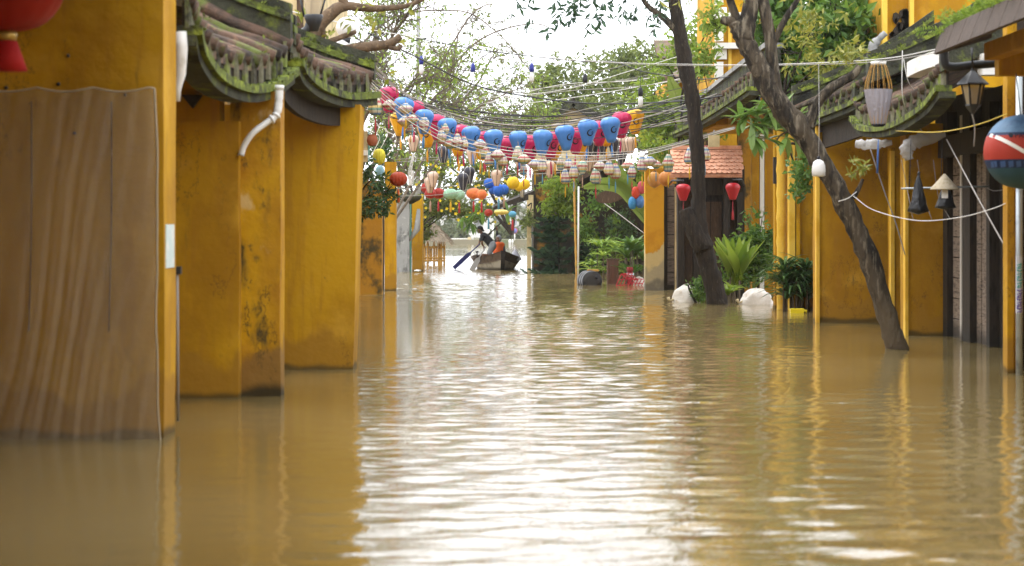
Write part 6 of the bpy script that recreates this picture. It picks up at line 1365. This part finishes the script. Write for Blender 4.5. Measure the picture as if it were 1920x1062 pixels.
oar('blue_oar', 'dark blue oar held out to the left above the water', J(900, 457.5, .05), J(851, 503, -.1), MAT('dark_blue_paint', (.022, .026, .13), .5), .14, .35)
oar('pale_oar', 'pale wooden oar dipping into the water beside the bow', J(911, 463, -.14), J(884, 508, -.6), MAT('bleached_wood', (.42, .40, .37), .7), .17, .45)
oar('paddle', 'dark paddle shaft raised behind the bending rower', J(939, 418, .85), J(915, 441, .7), m_wood_dark, .06, .8)
bag('white plastic sack of goods in the stern of the rowing boat', 966, 479, 80.6, 26, 22, MAT('lilac_white_film', (.55, .54, .60), .5, bump=(14, .8)), 7, 'goods_sack', 'sack', False)

# ---------------------------------------------------------------- far river bank
FD = 188.0
single('bank_wall', MB().box((-40, FD - 1, -.3), (40, FD - .4, P(0, 455.5, FD - 1).z)), m_concrete, 'low pale embankment wall on the far river bank', 'wall')
t = thing('white_railing', 'white railing on the far river bank behind the rower', 'railing', P(862, 456, FD - 1.2).xyz)
for y in (448, 451.5, 455): MB().bar(P(836, y, FD - 1.2), P(880, y, FD - 1.2), .07, .07).build('rail', m_white, t)
for x in (840, 852, 864): MB().bar(P(x, 457, FD - 1.15), P(x, 447, FD - 1.15), .08, .08, (0, 1, 0)).build('post', m_white, t)
MB().box(P(877, 458, FD - 1.4), P(883, 445, FD - 1.2)).build('end_pier', m_cream, t)
t = thing('round_sign', 'round no-stopping sign on a white post on the far bank', 'sign', P(965, 456, FD - 1.5).xyz)
MB().tube([P(965, 457, FD - 1.5), P(965, 432, FD - 1.5)], .05, 6).build('post', m_white, t)
MB().lathe([(.24, -.02), (.24, .02)], P(965, 433, FD - 1.56), 20, axis='y').build('rim', MAT('sign_red', (.45, .08, .10), .5), t); MB().lathe([(.2, -.02), (.2, .0)], P(965, 433, FD - 1.585), 20, axis='y').build('face', MAT('sign_blue', (.16, .16, .42), .5), t)
MB().box(P(959.5, 423, FD - 1.5), P(969, 406, FD - 1.45)).build('plate', MAT('grey_plate', (.3, .3, .36), .6), t)
for i, (x, y0, lab) in enumerate(((886, 418, 'left'), (916, 410, 'middle'), (924, 418, 'right'))):
    single('bank_post', MB().tube([P(x, 457, FD), P(x, y0, FD)], .09, 6), m_white, '%s of the three white posts on the far bank' % lab, 'post', 'posts on the far bank')
single('bank_board', MB().box(P(908, 430, FD), P(914, 422, FD + .2)), m_white, 'small white notice board on the far bank', 'sign')
for i, (x, r) in enumerate(((956, 3), (961, 2))): single('bank_stone', MB().lathe([(r * FD / F, -.1), (r * FD / F * .8, .2), (.03, .3)], P(x, 456, FD - 1.6), 8), m_white, 'small white marker stone at the far bank water edge', 'stone', 'white stones on the far bank')
h = thing('riverside_building', 'long pale riverside building on the far bank behind the rower', 'building', (-4, 215, 0))
MB().box((-22, 215, 0), (8, 225, 3.2)).build('wall', m_white, h)
for k in range(12): MB().box((-20 + k * 2.3, 214.9, .9), (-19 + k * 2.3, 215.05, 2.4)).build('window', m_concrete, h)
MB().slab([(-22.5, 214, 3.1), (8.5, 214, 3.1), (8.5, 220, 4.6), (-22.5, 220, 4.6)], (0, 0, .2)).build('roof', m_concrete, h)
TB = [(800, 408, 5.5, 3.2), (850, 435, 2, 1.2), (905, 440, 1.6, .9), (955, 438, 2.0, 1.0), (1000, 412, 4, 3), (1040, 400, 5, 4), (760, 400, 5, 4), (880, 375, 6, 2.4), (940, 370, 6, 2.6)]
for i, (x, y, rx, rz) in enumerate(TB):
    d = FD + 8 + 12 * (i % 3) + (26 if i > 6 else 0)
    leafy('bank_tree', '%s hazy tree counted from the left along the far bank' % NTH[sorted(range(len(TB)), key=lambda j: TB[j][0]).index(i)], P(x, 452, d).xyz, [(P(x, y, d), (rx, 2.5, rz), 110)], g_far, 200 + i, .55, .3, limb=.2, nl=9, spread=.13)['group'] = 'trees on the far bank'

# ---------------------------------------------------------------- humid air
hz = bpy.data.materials.new('humid_air'); hz.use_nodes = True; t_ = hz.node_tree; t_.nodes.remove(t_.nodes['Principled BSDF']); pv = _n(t_, 'ShaderNodeVolumePrincipled')
pv.inputs['Color'].default_value = (.93, .95, .97, 1); pv.inputs['Density'].default_value = 0.0002; pv.inputs['Anisotropy'].default_value = 0.3; t_.links.new(pv.outputs[0], t_.nodes['Material Output'].inputs['Volume'])
ho = MB().box((-1600, -260, -4), (1600, 2600, 14)).build('haze', hz); ho['kind'] = 'stuff'
SC.cycles.volume_bounces = 1
